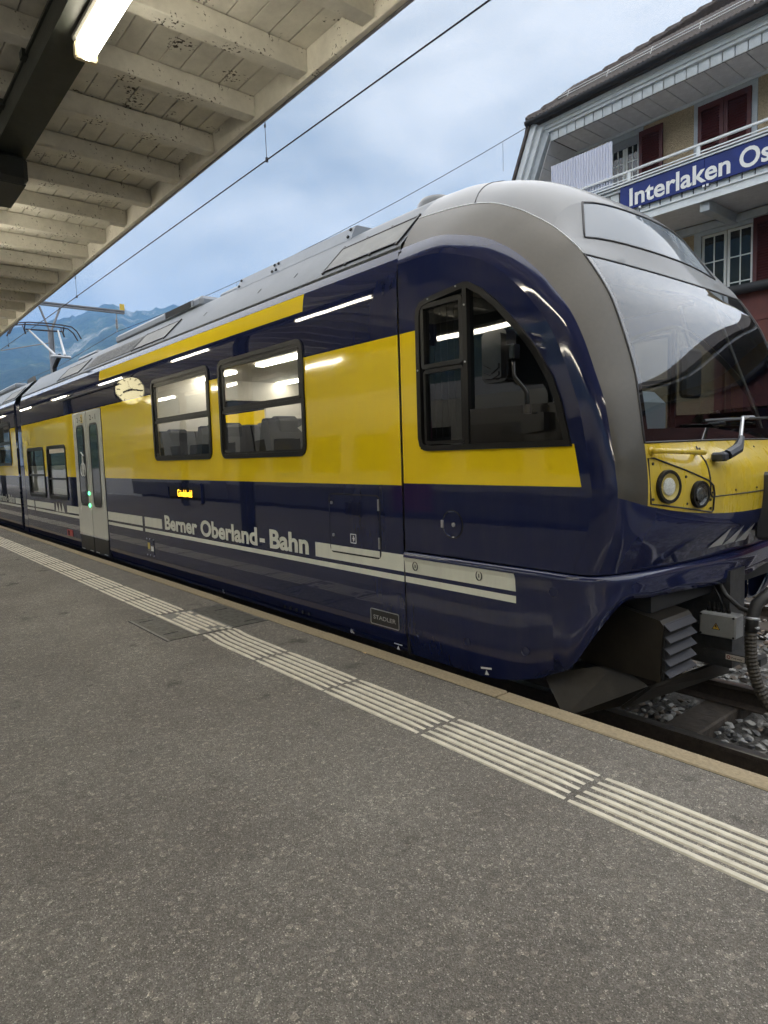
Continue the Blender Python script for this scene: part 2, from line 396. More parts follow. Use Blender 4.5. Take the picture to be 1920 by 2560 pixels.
# fallen leaf at the kerb
lf = meshobj("fallen_leaf", [(-3.62, 2.77, .006), (-3.60, 2.755, .012), (-3.565, 2.757, .008), (-3.575, 2.775, .014), (-3.60, 2.785, .007)], [(0, 1, 2, 3, 4)],
             mat("leaf_dry", (.55, .40, .22), .8))
tag(lf, "small dry pale leaf lying against the kerb below the train", "leaf")

# railway tracks
RAILM = mat("rail_side", (.045, .034, .026), .75, .2, noise=(30, .4)); RAILT = mat("rail_top", (.34, .33, .32), .28, .9, noise=(12, .2))
SLP = mat("sleeper_wood", (.045, .036, .028), .85, noise=(12, .4), bump=(18, .01, 4))
def track(name, yc, label):
    t = MB()
    root = empty(name, (-10, yc, -.6)); tag(root, kind="structure")
    for sy in (-1, 1):
        y = yc + sy * .525
        prof = [(-.065, -.50), (.065, -.50), (.065, -.488), (.012, -.47), (.012, -.385), (.033, -.375), (.033, -.350), (.028, -.345), (-.028, -.345), (-.033, -.350), (-.033, -.375), (-.012, -.385), (-.012, -.47), (-.065, -.488)]
        b = MB(); b.prism([(y + p, z_ - .0) for p, z_ in prof], 'x', -70, 12)
        o = b.build("rail", [RAILM, RAILT], root)
        for f in o.data.polygons:
            if f.center.z > -.352 and f.normal.z > .5: f.material_index = 1
    sl = None; x = 11.0
    while x > -50:
        if sl is None:
            b = MB(); b.cbox(-.12, .12, yc - .95, yc + .95, -.62, -.503, .012); sl = b.build("sleeper", SLP, root); sl.location.x = x
        else:
            c = dup(sl, root); c.location.x = x + R.uniform(-.02, .02)
        x -= .62
    return root
track("railway_track", YC, None); track("railway_track", 8.1, None); track("railway_track", -5.4, None)

# loose ballast stones, modelled where the camera can see them
STONE = [mat("stone_grey", (.26, .255, .24), .85, noise=(30, .3)), mat("stone_brown", (.15, .12, .095), .9, noise=(30, .35)), mat("stone_dark", (.10, .10, .10), .9, noise=(30, .3))]
bs = MB()
def stone(px, py, pz, s):
    vs_ = []
    for (a, b_, c_) in ((1, 0, 0), (-1, 0, 0), (0, 1, 0), (0, -1, 0), (0, 0, 1), (0, 0, -1), (.7, .6, .5), (-.6, .7, -.4), (.6, -.7, .45), (-.7, -.6, .5)):
        k = s * R.uniform(.75, 1.2); vs_.append(Vector((a * k * 1.2, b_ * k, c_ * k * .75)))
    rot = Matrix.Rotation(R.uniform(0, 6.28), 3, 'Z') @ Matrix.Rotation(R.uniform(-.7, .7), 3, 'X')
    bm = bmesh.new(); [bm.verts.new(rot @ v) for v in vs_]
    bmesh.ops.convex_hull(bm, input=bm.verts); bm.verts.index_update()
    used = [v for v in bm.verts if v.link_faces]; mp_ = {v.index: i_ for i_, v in enumerate(used)}
    bs.add([v.co + Vector((px, py, pz)) for v in used], [[mp_[v.index] for v in f.verts] for f in bm.faces], R.choice((0, 0, 0, 1, 2))); bm.free()
protos = 0
for i_ in range(5200):
    px, py = R.uniform(-3.4, 1.2), R.uniform(3.0, 8.4)
    if abs(py - 3.86) < .06 or abs(py - 4.91) < .06: continue
    onsl = abs(((px - 11.0) / .62) - round((px - 11.0) / .62)) * .62 < .13 and 3.45 < py < 5.3
    if onsl and R.random() < .85: continue
    stone(px, py, -.55 + R.uniform(-.02, .06) - (.06 if onsl else 0), R.uniform(.018, .036))
tag(bs.build("ballast", STONE), "loose grey and brown track ballast stones between the rails", "ballast", kind="stuff")

# ================================================================== CANOPY over the platform
WOOD = mat("canopy_cream", (.66, .635, .56), .75, noise=(9, .12), bump=(25, .003, 4))
def dirty(m):
    """flecks of black mould clustering in patches"""
    t = m.node_tree; b = t.nodes["Principled BSDF"]; src = b.inputs["Base Color"].links[0].from_socket
    co = t.nodes.new("ShaderNodeTexCoord")
    n = t.nodes.new("ShaderNodeTexNoise"); n.inputs["Scale"].default_value = 55; n.inputs["Detail"].default_value = 4; t.links.new(co.outputs["Object"], n.inputs["Vector"])
    n2 = t.nodes.new("ShaderNodeTexNoise"); n2.inputs["Scale"].default_value = 4.5; n2.inputs["Detail"].default_value = 2; t.links.new(co.outputs["Object"], n2.inputs["Vector"])
    ad = t.nodes.new("ShaderNodeMath"); ad.operation = 'MULTIPLY'; t.links.new(n.outputs["Fac"], ad.inputs[0]); t.links.new(n2.outputs["Fac"], ad.inputs[1])
    r = t.nodes.new("ShaderNodeValToRGB"); r.color_ramp.elements[0].position = .37; r.color_ramp.elements[1].position = .42
    r.color_ramp.elements[0].color = (0, 0, 0, 1); r.color_ramp.elements[1].color = (1, 1, 1, 1); t.links.new(ad.outputs[0], r.inputs["Fac"])
    k = t.nodes.new("ShaderNodeMix"); k.data_type = 'RGBA'; t.links.new(r.outputs[0], k.inputs["Factor"]); t.links.new(src, k.inputs["A"]); k.inputs["B"].default_value = (.05, .04, .025, 1)
    t.links.new(k.outputs["Result"], b.inputs["Base Color"])
dirty(WOOD)
BEAM = mat("beam_darkgreen", (.032, .036, .030), .5, .2, noise=(8, .3), bump=(30, .001))
CX0, CX1 = -50.0, 40.0
can = empty("platform_canopy", (-10, .5, 3.6), "cream timber platform canopy with rafters, plank ceiling and dark steel beam", "canopy")
RB, RT = 3.62, 3.745        # rafter bottom and top
ra = None; x = -1.53 + .615 * 14
while x > CX0:
    if ra is None:
        b = MB(); b.cbox(-.05, .05, -3.3, 2.292, RB, RT, .004); ra = b.build("rafter", WOOD, can); ra.location.x = x
    else:
        c = dup(ra, can); c.location = (x + R.uniform(-.008, .008), 0, R.uniform(-.004, .004))
    x -= .615
y = 2.290; first = None
while y > -3.3:
    w = .128 if R.random() < .55 else .120
    b = MB(); b.cbox(CX0, CX1, y - w + .0065, y, RT + .006 + R.uniform(0, .002), RT + .026, .002); b.build("plank", WOOD, can)
    y -= w
MB().box(CX0, CX1, -3.34, 2.33, RT + .028, RT + .05).build("roof_deck", BLKM, can)
MB().cbox(CX0, CX1, 2.293, 2.331, 3.60, RT + .027, .004).build("fascia_board", WOOD, can)
MB().cbox(CX0, CX1, 2.3315, 2.346, 3.592, RT + .075, .003).build("edge_flashing", mat("zinc", (.20, .20, .22), .5, .5, noise=(8, .15)), can)
MB().cbox(CX0, CX1, -3.34, -3.302, 3.60, RT + .027, .004).build("fascia_board", WOOD, can)
bm_ = MB(); bm_.box(CX0, CX1, .962, 1.155, 3.452, 3.468); bm_.box(CX0, CX1, 1.03, 1.087, 3.468, 3.60); bm_.box(CX0, CX1, .962, 1.155, 3.60, 3.617)
bm_.box(CX0, CX1, .975, 1.03, 3.468, 3.60)
bm_.build("steel_beam", BEAM, can)
MB().box(CX0, CX1, -2.25, -2.05, 3.45, 3.617).build("steel_beam", BEAM, can)
cl = MB()
xx = -1.0
while xx > -12:
    cl.box(xx - .03, xx + .03, .945, .975, 3.585, 3.625); cl.box(xx - .03, xx + .03, 1.14, 1.17, 3.585, 3.625); xx -= .615
cl.build("beam_clip", BEAM, can)
for xx in (4.5, 14.5, 24.5, -9.5, -19.5, -29.5, -39.5):
    b = MB(); b.box(xx - .09, xx + .09, .97, .985, 0, 3.45); b.box(xx - .09, xx + .09, 1.13, 1.145, 0, 3.45); b.box(xx - .008, xx + .008, .985, 1.13, 0, 3.45)
    b.box(xx - .16, xx + .16, .93, 1.19, 0, .02); b.build("column", BEAM, can)
    if xx < -10:
        b = MB(); b.box(xx - .09, xx + .09, -2.24, -2.06, 0, 3.45); b.build("column", BEAM, can)

# fluorescent lamps under the beam
LAMPG = mat("lamp_diffuser", (.9, .85, .7), .4, emit=(1.0, .92, .74), estr=7)
LAMPB = mat("lamp_housing", (.30, .29, .26), .5)
for i_, xx in enumerate((-2.62, -7.0, -11.4, -15.8, -20.2, -24.6, -29.0, 1.9, 8.0)):
    lab = ("lit fluorescent tube lamp under the dark canopy beam at the top left", "second tube lamp along the beam, mirrored high on the train between window and cab", "third tube lamp along the beam, mirrored in the yellow roof strip", "fourth tube lamp along the beam, mirrored above the doors", "fifth tube lamp along the beam, mirrored just ahead of the car joint", "sixth tube lamp along the beam, mirrored on the second car", "seventh tube lamp along the beam, farthest from the cab", "tube lamp under the beam just behind the viewer, mirrored on the cab shoulder", "tube lamp under the beam well behind the viewer, mirrored on the grey arch")[i_]
    lp = empty("fluorescent_lamp", (xx, 1.09, 3.45), lab, "lamp", "lamps under the canopy beam")
    b = MB(); b.cbox(xx - .86, xx + .86, 1.035, 1.15, 3.415, 3.452, .01); b.build("housing", LAMPB, lp)
    b = MB(); b.tube([(xx - .85, 1.092, 3.385), (xx - .835, 1.092, 3.385), (xx + .835, 1.092, 3.385), (xx + .85, 1.092, 3.385)], [.03, .046, .046, .03], 14); b.build("diffuser", LAMPG, lp, True)
    for sx in (-1, 1):
        b = MB(); b.cbox(xx + sx * .845 - .02, xx + sx * .845 + .02, 1.04, 1.145, 3.34, 3.415, .008); b.build("end_cap", mat("lamp_cap", (.7, .6, .4), .5), lp)

for i_, xx in enumerate((6.0, 1.5, -3.0, -7.5, -12.0, -16.5, -21.0)):
    lab = "tube lamp under the far canopy beam behind the viewer, number %s counted towards the cab" % ("one", "two", "three", "four", "five", "six", "seven")[6 - i_]
    lp = empty("fluorescent_lamp", (xx, -2.15, 3.45), lab, "lamp", "lamps under the far canopy beam")
    b = MB(); b.cbox(xx - .86, xx + .86, -2.21, -2.09, 3.415, 3.45, .01); b.build("housing", LAMPB, lp)
    b = MB(); b.tube([(xx - .85, -2.15, 3.385), (xx - .835, -2.15, 3.385), (xx + .835, -2.15, 3.385), (xx + .85, -2.15, 3.385)], [.03, .046, .046, .03], 14); b.build("diffuser", LAMPG, lp, True)

eb = empty("equipment_box", (-5.2, 1.05, 3.45), "dark rounded box hanging under the canopy beam at the left edge", "box")
b = MB(); b.cbox(-5.50, -4.95, .95, 1.145, 3.26, 3.44, .03); b.build("casing", mat("box_dark", (.022, .025, .024), .45, noise=(8, .3)), eb)
MB().cbox(-5.47, -4.98, .965, 1.13, 3.252, 3.262, .004).build("cover_plate", mat("box_plate", (.03, .032, .03), .5), eb)
MB().box(-5.3, -5.1, 1.0, 1.1, 3.44, 3.452).build("mounting_bracket", BEAM, eb)

# platform clock and platform-number sign: seen as reflections in the train
CLK = mat("clock_face", (.85, .80, .60), .4, emit=(1.0, .88, .50), estr=.8)
ck = empty("platform_clock", (-14.1, 1.24, 2.91), "round illuminated platform clock hanging from the canopy, mirrored in the train side", "clock")
b = MB(); b.disc((-14.14, 1.24, 2.91), (1, 0, 0), .31, .08, 40); b.build("case", BLKM, ck)
b = MB(); b.disc((-14.059, 1.24, 2.91), (1, 0, 0), .295, .004, 40); b.build("dial", CLK, ck)
for h in range(60):
    a = math.radians(6 * h); r0, w = (.215, .011) if h % 5 == 0 else (.255, .005)
    if h % 5 and h % 2: continue
    d = Vector((0, math.sin(a), math.cos(a))); q_ = Vector((0, math.cos(a), -math.sin(a))); c0 = Vector((-14.053, 1.24, 2.91))
    if h % 5 == 0: meshobj("hour_mark", [c0 + d * r0 + q_ * w, c0 + d * .28 + q_ * w, c0 + d * .28 - q_ * w, c0 + d * r0 - q_ * w], [(0, 1, 2, 3)], BLKM, ck)
for nm, ang, ln, w in (("hour_hand", 112, .17, .020), ("minute_hand", 268, .25, .015), ("second_hand", 20, .2, .003)):
    a = math.radians(ang); d = Vector((0, math.sin(a), math.cos(a))); q_ = Vector((0, math.cos(a), -math.sin(a))); c0 = Vector((-14.050, 1.24, 2.91))
    meshobj(nm, [c0 - d * .05 + q_ * w, c0 + d * ln + q_ * w, c0 + d * ln - q_ * w, c0 - d * .05 - q_ * w], [(0, 1, 2, 3)], BLKM, ck)
MB().tube([(-14.1, 1.24, 3.2), (-14.1, 1.1, 3.46)], .02, 8).build("hanger", BEAM, ck)
SIGNB = mat("enamel_blue", (.008, .024, .17), .38, 0, .3, 0, noise=(3, .2))
SIGNW = mat("sign_white", (.75, .76, .74), .4)
sg = empty("platform_number_sign", (-6.4, .02, 2.97), "small blue platform sign with a white 6, mirrored in the cab window", "sign")
MB().box(-6.42, -6.38, -.17, .21, 2.82, 3.10).build("panel", SIGNB, sg)
textmesh("numeral", "6", SIGNW, sg, (-6.379, -.05, 2.86), (0, 1, 0), (0, 0, 1), .20, .14, .03, .001)
textmesh("numeral", "6", SIGNW, sg, (-6.421, .09, 2.86), (0, -1, 0), (0, 0, 1), .20, .14, .03, .001)
MB().tube([(-6.4, .02, 3.10), (-6.4, .02, 3.62)], .012, 8).build("hanger", BEAM, sg)

# ================================================================== TRAIN
car = empty("railcar", (-9, YC, -.34), "navy and yellow front railcar with curved cab standing at the platform", "railcar", "coupled railcars of the train")
car2 = empty("railcar", (-21, YC, -.34), "second navy and yellow railcar with raised pantograph, cut off by the left edge", "railcar", "coupled railcars of the train")
XJ = -3.46                                  # joint between cab module and body
PROF = [(-.04, 3.105), (.0, 3.085), (.05, 3.068), (.11, 3.06), (2.50, 3.06), (2.56, 3.061), (2.62, 3.065), (2.68, 3.073), (2.74, 3.086), (2.805, 3.112)]
def yprof(z):
    for (z0, y0), (z1, y1) in zip(PROF, PROF[1:]):
        if z <= z1 + 1e-9: return y0 + (y1 - y0) * (z - z0) / (z1 - z0)
    return PROF[-1][1]
def side_wall(name, x0, x1, holes, rects, parent, far=False):
    """sheet side with cut window openings; rects = painted areas (xa, xb, za, zb, material index)"""
    xs = sorted(set([x0, x1] + [v for h in holes for v in h[:2]] + [v for r_ in rects for v in r_[:2] if x0 < v < x1]))
    zs = sorted(set([p[0] for p in PROF] + [2.44] + [v for h in holes for v in h[2:4]] + [v for r_ in rects for v in r_[2:4]]))
    b = MB()
    for i_ in range(len(xs) - 1):
        for j in range(len(zs) - 1):
            xa, xb, za, zb = xs[i_], xs[i_ + 1], zs[j], zs[j + 1]; xc, zc = (xa + xb) / 2, (za + zb) / 2
            if any(h[0] < xc < h[1] and h[2] < zc < h[3] for h in holes): continue
            m = 0
            for r_ in rects:
                if r_[0] < xc < r_[1] and r_[2] < zc < r_[3]: m = r_[4]
            ya, yb = yprof(za), yprof(zb)
            if far: ya, yb = 2 * YC - ya, 2 * YC - yb
            q = [(xa, ya, za), (xb, ya, za), (xb, yb, zb), (xa, yb, zb)]
            b.add(q if not far else q[::-1], [(0, 1, 2, 3)], m)
    bmx = bmesh.new(); me = bpy.data.meshes.new(name)
    o = b.build(name, [BLUE, YEL, WHT], parent)
    bmx.from_mesh(o.data); bmesh.ops.remove_doubles(bmx, verts=bmx.verts, dist=1e-5); bmx.to_mesh(o.data); bmx.free(); bpy.data.meshes.remove(me)
    smooth_by_angle(o, 30); return o

Z1, Z2, ZY0, ZY1 = .560, .682, 1.178, 2.22
ZT0, ZT1 = .487, .530
rects1 = [(-15.45, -3.475, ZY0, ZY1, 1), (-10.11, -4.655, 2.593, 2.735, 1),
          (-10.09, -8.67, Z1, Z2, 2), (-8.585, -7.99, Z1, Z2, 2), (-4.60, -3.475, Z1, Z2, 2),
          (-10.09, -8.67, ZT0, ZT1, 2), (-8.585, -3.475, ZT0, ZT1, 2),
          (-15.44, -14.79, Z1, Z2, 2), (-14.69, -13.21, Z1, Z2, 2), (-12.33, -11.57, Z1, Z2, 2),
          (-15.44, -14.79, ZT0, ZT1, 2), (-14.69, -11.57, ZT0, ZT1, 2)]
WIN = [(-6.24, -4.665, 1.405, 2.385), (-8.07, -6.462, 1.405, 2.385), (-15.05, -13.70, .77, 1.74), (-13.45, -12.165, .77, 1.74)]
def hole(w): return (w[0] + .03, w[1] - .03, w[2] + .03, w[3] - .03)
WINX = WIN + [(-9.9, -8.35, 1.405, 2.385)]
side_wall("body_side", -15.45, XJ - .012, [hole(w) for w in WIN], rects1, car)
WFAR = [(-6.24, -4.665, 1.405, 2.385), (-8.07, -6.462, 1.405, 2.385), (-9.9, -8.3, 1.405, 2.385), (-15.05, -13.70, .77, 1.74)]
side_wall("body_side", -15.45, XJ - .012, [hole(w) for w in WFAR], rects1, car, True)

def window(w, parent, transom, hopper=True, y=YT, sgn=1, gm=None):
    x0, x1, z0, z1 = w
    r = .095
    root = None
    out = rrect(x0, x1, z0, z1, r); inn = inset(out, .042)
    b = MB(); ring_y(b, out, inn, y - .014 * sgn, y + .03 * sgn); fr = b.build("window_frame", BLK, parent); smooth_by_angle(fr, 40)
    b = MB(); o2 = inset(out, .043); i2 = inset(out, .06); ring_y(b, o2, i2, y - .004 * sgn, y + .026 * sgn)
    if transom:
        b.box(x0 + .05, x1 - .05, *sorted((y - .006 * sgn, y + .024 * sgn)), transom - .018, transom + .018)
        if hopper:
            oo = rrect(x0 + .062, x1 - .062, transom + .019, z1 - .062, .04); ii = inset(oo, .028); ring_y(b, oo, ii, y - .002 * sgn, y + .022 * sgn)
            b.box(x0 + .07, x1 - .07, *sorted((y - .009 * sgn, y + .001 * sgn)), z1 - .088, z1 - .074)
    b.build("window_bars", mat("window_black", (.009, .0085, .008), .3, 0, .35), fr)
    p = inset(out, .05); b = MB(); b.add([(px, y + .020 * sgn, pz) for px, pz in p], [tuple(range(len(p)))]); b.build("pane", gm or GLS, fr)
    return fr
for k, w in enumerate(WIN): window(w, car, 1.872 if k < 2 else (1.20 if k == 2 else 1.14), k < 2)
for w in WFAR: window(w, car, 1.872 if w[3] > 2 else 1.2, False, YF, -1)
MB().box(-13.30, -12.32, YT + .004, YT + .012, 1.60, 1.685).build("paper_notice", mat("paper", (.75, .68, .6), .7), car)

# roof of the body
def roof(x0, x1, parent):
    prof = [(3.114, 2.808), (3.108, 2.825), (3.118, 2.842), (3.455, 3.192), (3.52, 3.238), (3.62, 3.268), (YC, 3.295)]
    prof = prof + [(2 * YC - y_, z_) for y_, z_ in prof[-2::-1]]
    b = MB(); b.prism(prof, 'x', x0, x1, 0, False); o = b.build("roof", ROOF, parent); return smooth_by_angle(o, 25)
roof(-15.45, XJ - .012, car)
FA, FB = Vector((0, 3.118, 2.842)), Vector((0, 3.455, 3.192)); FN = Vector((0, -.7204, .6936))
def fl(x, t, off=0.0):
    p = FA + (FB - FA) * t + FN * off; return (x, p.y, p.z)
def flank_slab(name, x0, x1, t0, t1, off, th, m, parent, slant=0.0):
    b = MB(); b.slab([fl(x0, t0, off), fl(x1, t0, off), fl(x1 , t1, off), fl(x0, t1, off)], th); return b.build(name, m, parent)
PANEL = mat("roof_panel_weathered", (.20, .20, .19), .6, .1, noise=(3.5, .25), bump=(2, .002))
def roof_panel(x0, x1, parent, t0=.08, t1=.66):
    p = flank_slab("roof_panel", x0, x1, t0, t1, .003, .006, PANEL, parent)
    b = MB()
    for a in ((x0 - .012, x1 + .012, t0 - .03, t0), (x0 - .012, x1 + .012, t1, t1 + .03)): b.slab([fl(a[0], a[2], .002), fl(a[1], a[2], .002), fl(a[1], a[3], .002), fl(a[0], a[3], .002)], .012)
    for a in (x0 - .014, x1): b.slab([fl(a, t0, .002), fl(a + .014, t0, .002), fl(a + .014, t1, .002), fl(a, t1, .002)], .012)
    b.build("panel_seal", BLK, p)
    s = MB(); n = max(3, int((x1 - x0) / .33))
    for i_ in range(n + 1):
        xx = x0 + (x1 - x0) * i_ / n
        for t_ in (t0 - .055, t1 + .055): s.disc(fl(xx, t_, 0), FN, .011, .014, 8)
    s.build("screw", STEEL, p); return p
roof_panel(-4.43, -3.53, car); roof_panel(-8.85, -7.75, car); roof_panel(-12.6, -11.35, car)
# perforated air-inlet sheet
pf = flank_slab("vent_sheet", -11.05, -8.98, .06, .70, .003, .006, PANEL, car)
b = MB()
for i_ in range(46):
    for j in range(13):
        xx = -11.0 + i_ * .0435 + (.02 if j % 2 else 0); t_ = .10 + j * .045
        b.add([fl(xx, t_, .0105), fl(xx + .026, t_, .0105), fl(xx + .026, t_ + .024, .0105), fl(xx, t_ + .024, .0105)], [(0, 1, 2, 3)])
tag(b.build("vent_slot", BLKM, pf), kind="stuff")
# equipment shrouds along the roof edge
SHR = mat("shroud_grey", (.17, .19, .215), .4, .1, noise=(4, .1))
def shroud(x0, x1, parent, h=.125):
    b = MB()
    for xa, xb in ((x0, x0 + (x1 - x0) * .38), (x0 + (x1 - x0) * .38 + .006, x1)):
        b.prism([(3.47, 3.205), (3.53, 3.205 + h), (3.55, 3.212 + h), (4.1, 3.225 + h), (4.1, 3.2)], 'x', xa, xb)
    o = b.build("roof_shroud", SHR, parent); s = MB()
    for xx in (x0 + .05, x0 + (x1 - x0) * .38 - .035, x0 + (x1 - x0) * .38 + .04, x1 - .05):
        for t_ in (.25, .8): s.disc((xx, 3.47 + .06 * t_, 3.205 + h * t_), (0, -.9, .45), .014, .012, 8)
    s.build("screw", BLKM, o); return o
shroud(-6.55, -4.50, car, .12)
b = MB(); b.cbox(-7.25, -6.75, 3.62, 4.4, 3.24, 3.34, .03); b.build("roof_unit", SHR, car)
b = MB(); b.cbox(-10.6, -7.5, 3.50, 4.6, 3.22, 3.36, .04); b.box(-8.6, -7.7, 3.488, 3.50, 3.25, 3.33); b.build("cooling_unit", SHR, car)
b = MB(); b.cbox(-8.55, -7.75, 3.484, 3.49, 3.255, 3.33, .002); b.build("grille", BLKM, car)
b = MB(); b.cbox(-12.9, -11.8, 3.56, 4.5, 3.24, 3.33, .04); b.build("roof_unit", SHR, car)
for xx in (-5.7, -5.05): 
    s = MB(); s.slab([fl(xx, .38, .001), fl(xx + .012, .38, .001), fl(xx + .012, .50, .001), fl(xx, .50, .001)], .002); s.build("drain_slot", BLKM, car)
for xx in (-6.9,): 
    s = MB(); s.slab([fl(xx, .38, .001), fl(xx + .012, .38, .001), fl(xx + .012, .50, .001), fl(xx, .50, .001)], .002); s.build("drain_slot", BLKM, car)
b = MB(); b.lathe((-3.75, 3.75, 3.26), (0, 0, 1), [(.16, 0), (.155, .05), (.13, .085), (.07, .105), (.0, .11)], 20); b.build("antenna_dome", GREYD, car, True)
b = MB(); b.lathe((-4.55, 3.95, 3.28), (0, 0, 1), [(.12, 0), (.115, .05), (.09, .08), (.0, .09)], 16); b.build("antenna_dome", STEEL, car, True)

# rain strip rod over the doors
b = MB(); b.tube([(-12.19, 3.035, 2.468), (-9.345, 3.035, 2.472)], .014, 8); b.build("rain_strip", STEEL, car)

# doors
dg = mat("door_gap", (.006, .006, .006), .6)
MB().box(-11.575, -10.105, YT - .004, YT + .02, .0, 2.215).build("door_opening", dg, car)
for k, (xa, xb, wa, wb, s1) in enumerate(((-11.562, -10.838, -11.375, -10.955, "2 - 2"), (-10.80, -10.118, -10.685, -10.262, "2 - 1"))):
    b = MB(); b.cbox(xa, xb, YT - .016, YT + .002, .252, 2.205, .006); d = b.build("door_leaf", DOORM, car)
    o1 = rrect(wa, wb, .725, 2.01, .10); i1 = inset(o1, .03)
    b = MB(); ring_y(b, o1, i1, YT - .022, YT - .012); b.build("door_window_frame", BLK, d)
    b = MB(); p = inset(o1, .028); b.add([(px, YT - .0185, pz) for px, pz in p], [tuple(range(len(p)))]); b.build("pane", BLKG, d)
    textmesh("class_sign", s1, BLKM, d, (wa + .06, YT - .0172, 2.055), (1, 0, 0), (0, 0, 1), .085, .30, .015, .001)
    if k == 0: MB().box(wa + .27, wa + .385, YT - .0168, YT - .0155, 2.035, 2.165).build("yellow_sticker", mat("label_yellow", (.6, .45, .1), .5), d)
    MB().box(xa + .005, xb - .005, YT - .010, YT + .004, .0, .243).build("step_panel", mat("step_dark", (.022, .021, .019), .4, noise=(9, .3)), d)
    MB().box(xa, xb, YT - .020, YT - .010, .243, .262).build("step_edge", ALU, d)
    for xs_ in (xa + .06, xb - .22): MB().box(xs_, xs_ + .16, YT - .013, YT - .0105, .006, .018).build("edge_mark", SIGNW, d)
GRN = mat("button_green", (.02, .4, .12), .3, emit=(.1, 1, .35), estr=1.2)
for zz in (.93, .74):
    b = MB(); b.disc((-10.885, YT - .016, zz), (0, -1, 0), .028, .014, 14); b.build("door_button", GRN, car)
# bicycle pictogram on the first door window
b = MB()
for (cx, cz, rr) in ((-11.17, 1.30, .10), (-11.08, 1.30, .10)):
    b.tube([(cx + rr * .75 * math.cos(t_ * .5236), YT - .021, cz + rr * math.sin(t_ * .5236)) for t_ in range(12)], .008, 5, 0, True)
b.tube([(-11.17, YT - .021, 1.30), (-11.13, YT - .021, 1.52), (-11.08, YT - .021, 1.30)], .008, 5); b.tube([(-11.19, YT - .021, 1.58), (-11.07, YT - .021, 1.52)], .008, 5)
b.build("bicycle_sticker", SIGNW, car)

# lettering and small side fittings
for s, xa, xb, h in (("Berner", -7.895, -6.955, .188), ("Oberland", -6.865, -5.590, .188), ("-", -5.545, -5.448, .188), ("Bahn", -5.355, -4.700, .188)):
    textmesh("lettering", s, WHT, car, (xa, YT, .562), (1, 0, 0), (0, 0, 1), h, xb - xa, .034, .0025)
for tx in (-13.10, -12.885, -12.67):
    meshobj("mountain_emblem", [(tx, YT - .0025, .545), (tx + .19, YT - .0025, .545), (tx + .055, YT - .0025, .715)], [(0, 1, 2)], WHT, car)
def plate(name, x0, x1, z0, z1, m, parent, th=.008, r=.02, fm=None):
    o = rrect(x0, x1, z0, z1, r); b = MB(); b.prism(o, 'y', YT - th, YT + .001); q = b.build(name, m, parent); return q
dp = plate("destination_display", -7.735, -6.755, .905, 1.145, BLUE, car, .008, .04)
b = MB(); ring_y(b, rrect(-7.73, -6.76, .91, 1.14, .04), inset(rrect(-7.73, -6.76, .91, 1.14, .04), .045), YT - .022, YT - .007); b.build("bezel", BLUE, dp)
plate("screen", -7.66, -6.83, .955, 1.10, BLKG, dp, .012, .01)
AMB = mat("led_amber", (.3, .15, .0), .5, emit=(1.0, .46, .02), estr=1.6)
textmesh("led_text", "Grindelwald", AMB, dp, (-7.42, YT - .0125, .985), (1, 0, 0), (0, 0, 1), .085, .40, .004, .001)
# equipment hatch with louvres
ht = plate("equipment_hatch", -4.365, -3.735, .632, 1.09, BLUE, car, .004, .035)
b = MB(); b.add([(-4.362, YT - .0048, .634), (-3.738, YT - .0048, .634), (-3.738, YT - .0048, Z2), (-4.362, YT - .0048, Z2)], [(0, 1, 2, 3)]); b.build("hatch_stripe", WHT, ht)
b = MB(); ring_y(b, inset(rrect(-4.365, -3.735, .632, 1.09, .035), -.012), rrect(-4.365, -3.735, .632, 1.09, .035), YT - .0015, YT + .001); b.build("hatch_gap", BLKM, ht)
b = MB(); b.box(-4.145, -3.945, YT - .0055, YT - .0045, .935, 1.035); b.build("vent_opening", BLKM, ht)
b = MB()
for i_ in range(11): b.box(-4.14 + i_ * .0178, -4.131 + i_ * .0178, YT - .010, YT - .005, .937, 1.033)
b.build("louvre", BLUE, ht)
b = MB(); ring_y(b, rrect(-4.155, -3.935, .925, 1.045, .012), rrect(-4.145, -3.945, .935, 1.035, .008), YT - .011, YT - .004); b.build("vent_frame", BLUE, ht)
for xx, zz in ((-4.33, 1.025), (-4.315, .765)):
    b = MB(); b.disc((xx, YT - .004, zz), (0, -1, 0), .013, .008, 12); b.build("lock", ALU, ht)
for zz in (.985, .70): MB().box(-3.742, -3.730, YT - .012, YT - .003, zz, zz + .085).build("hinge", ALU, ht)
b = MB(); ring_y(b, rrect(-4.095, -4.02, .715, .79, .006), rrect(-4.088, -4.027, .722, .783, .004), YT - .0052, YT - .0045)
b.box(-4.062, -4.053, YT - .0052, YT - .0045, .73, .775); b.box(-4.045, -4.050, YT - .0052, YT - .0045, .735, .77); b.box(-4.072, -4.038, YT - .0053, YT - .0045, .75, .756)
b.build("socket_symbol", SIGNW, ht)
pt = plate("maker_plate", -3.868, -3.538, .118, .238, mat("plate_dark", (.03, .03, .03), .4), car, .006, .014)
b = MB(); ring_y(b, rrect(-3.868, -3.538, .118, .238, .014), inset(rrect(-3.868, -3.538, .118, .238, .014), .006), YT - .009, YT - .005); b.build("rim", ALU, pt)
textmesh("maker_lettering", "STADLER", ALU, pt, (-3.835, YT - .0065, .160), (1, 0, 0), (0, 0, 1), .034, .262, .02, .001)
textmesh("axle_mark", "8L", SIGNW, car, (-4.165, yprof(.0) - .005, -.018), (1, 0, 0), (0, 0, 1), .034, .05, .01, .004)
textmesh("axle_mark", "7L", SIGNW, car, (-6.44, yprof(.0) - .005, -.018), (1, 0, 0), (0, 0, 1), .034, .05, .01, .004)
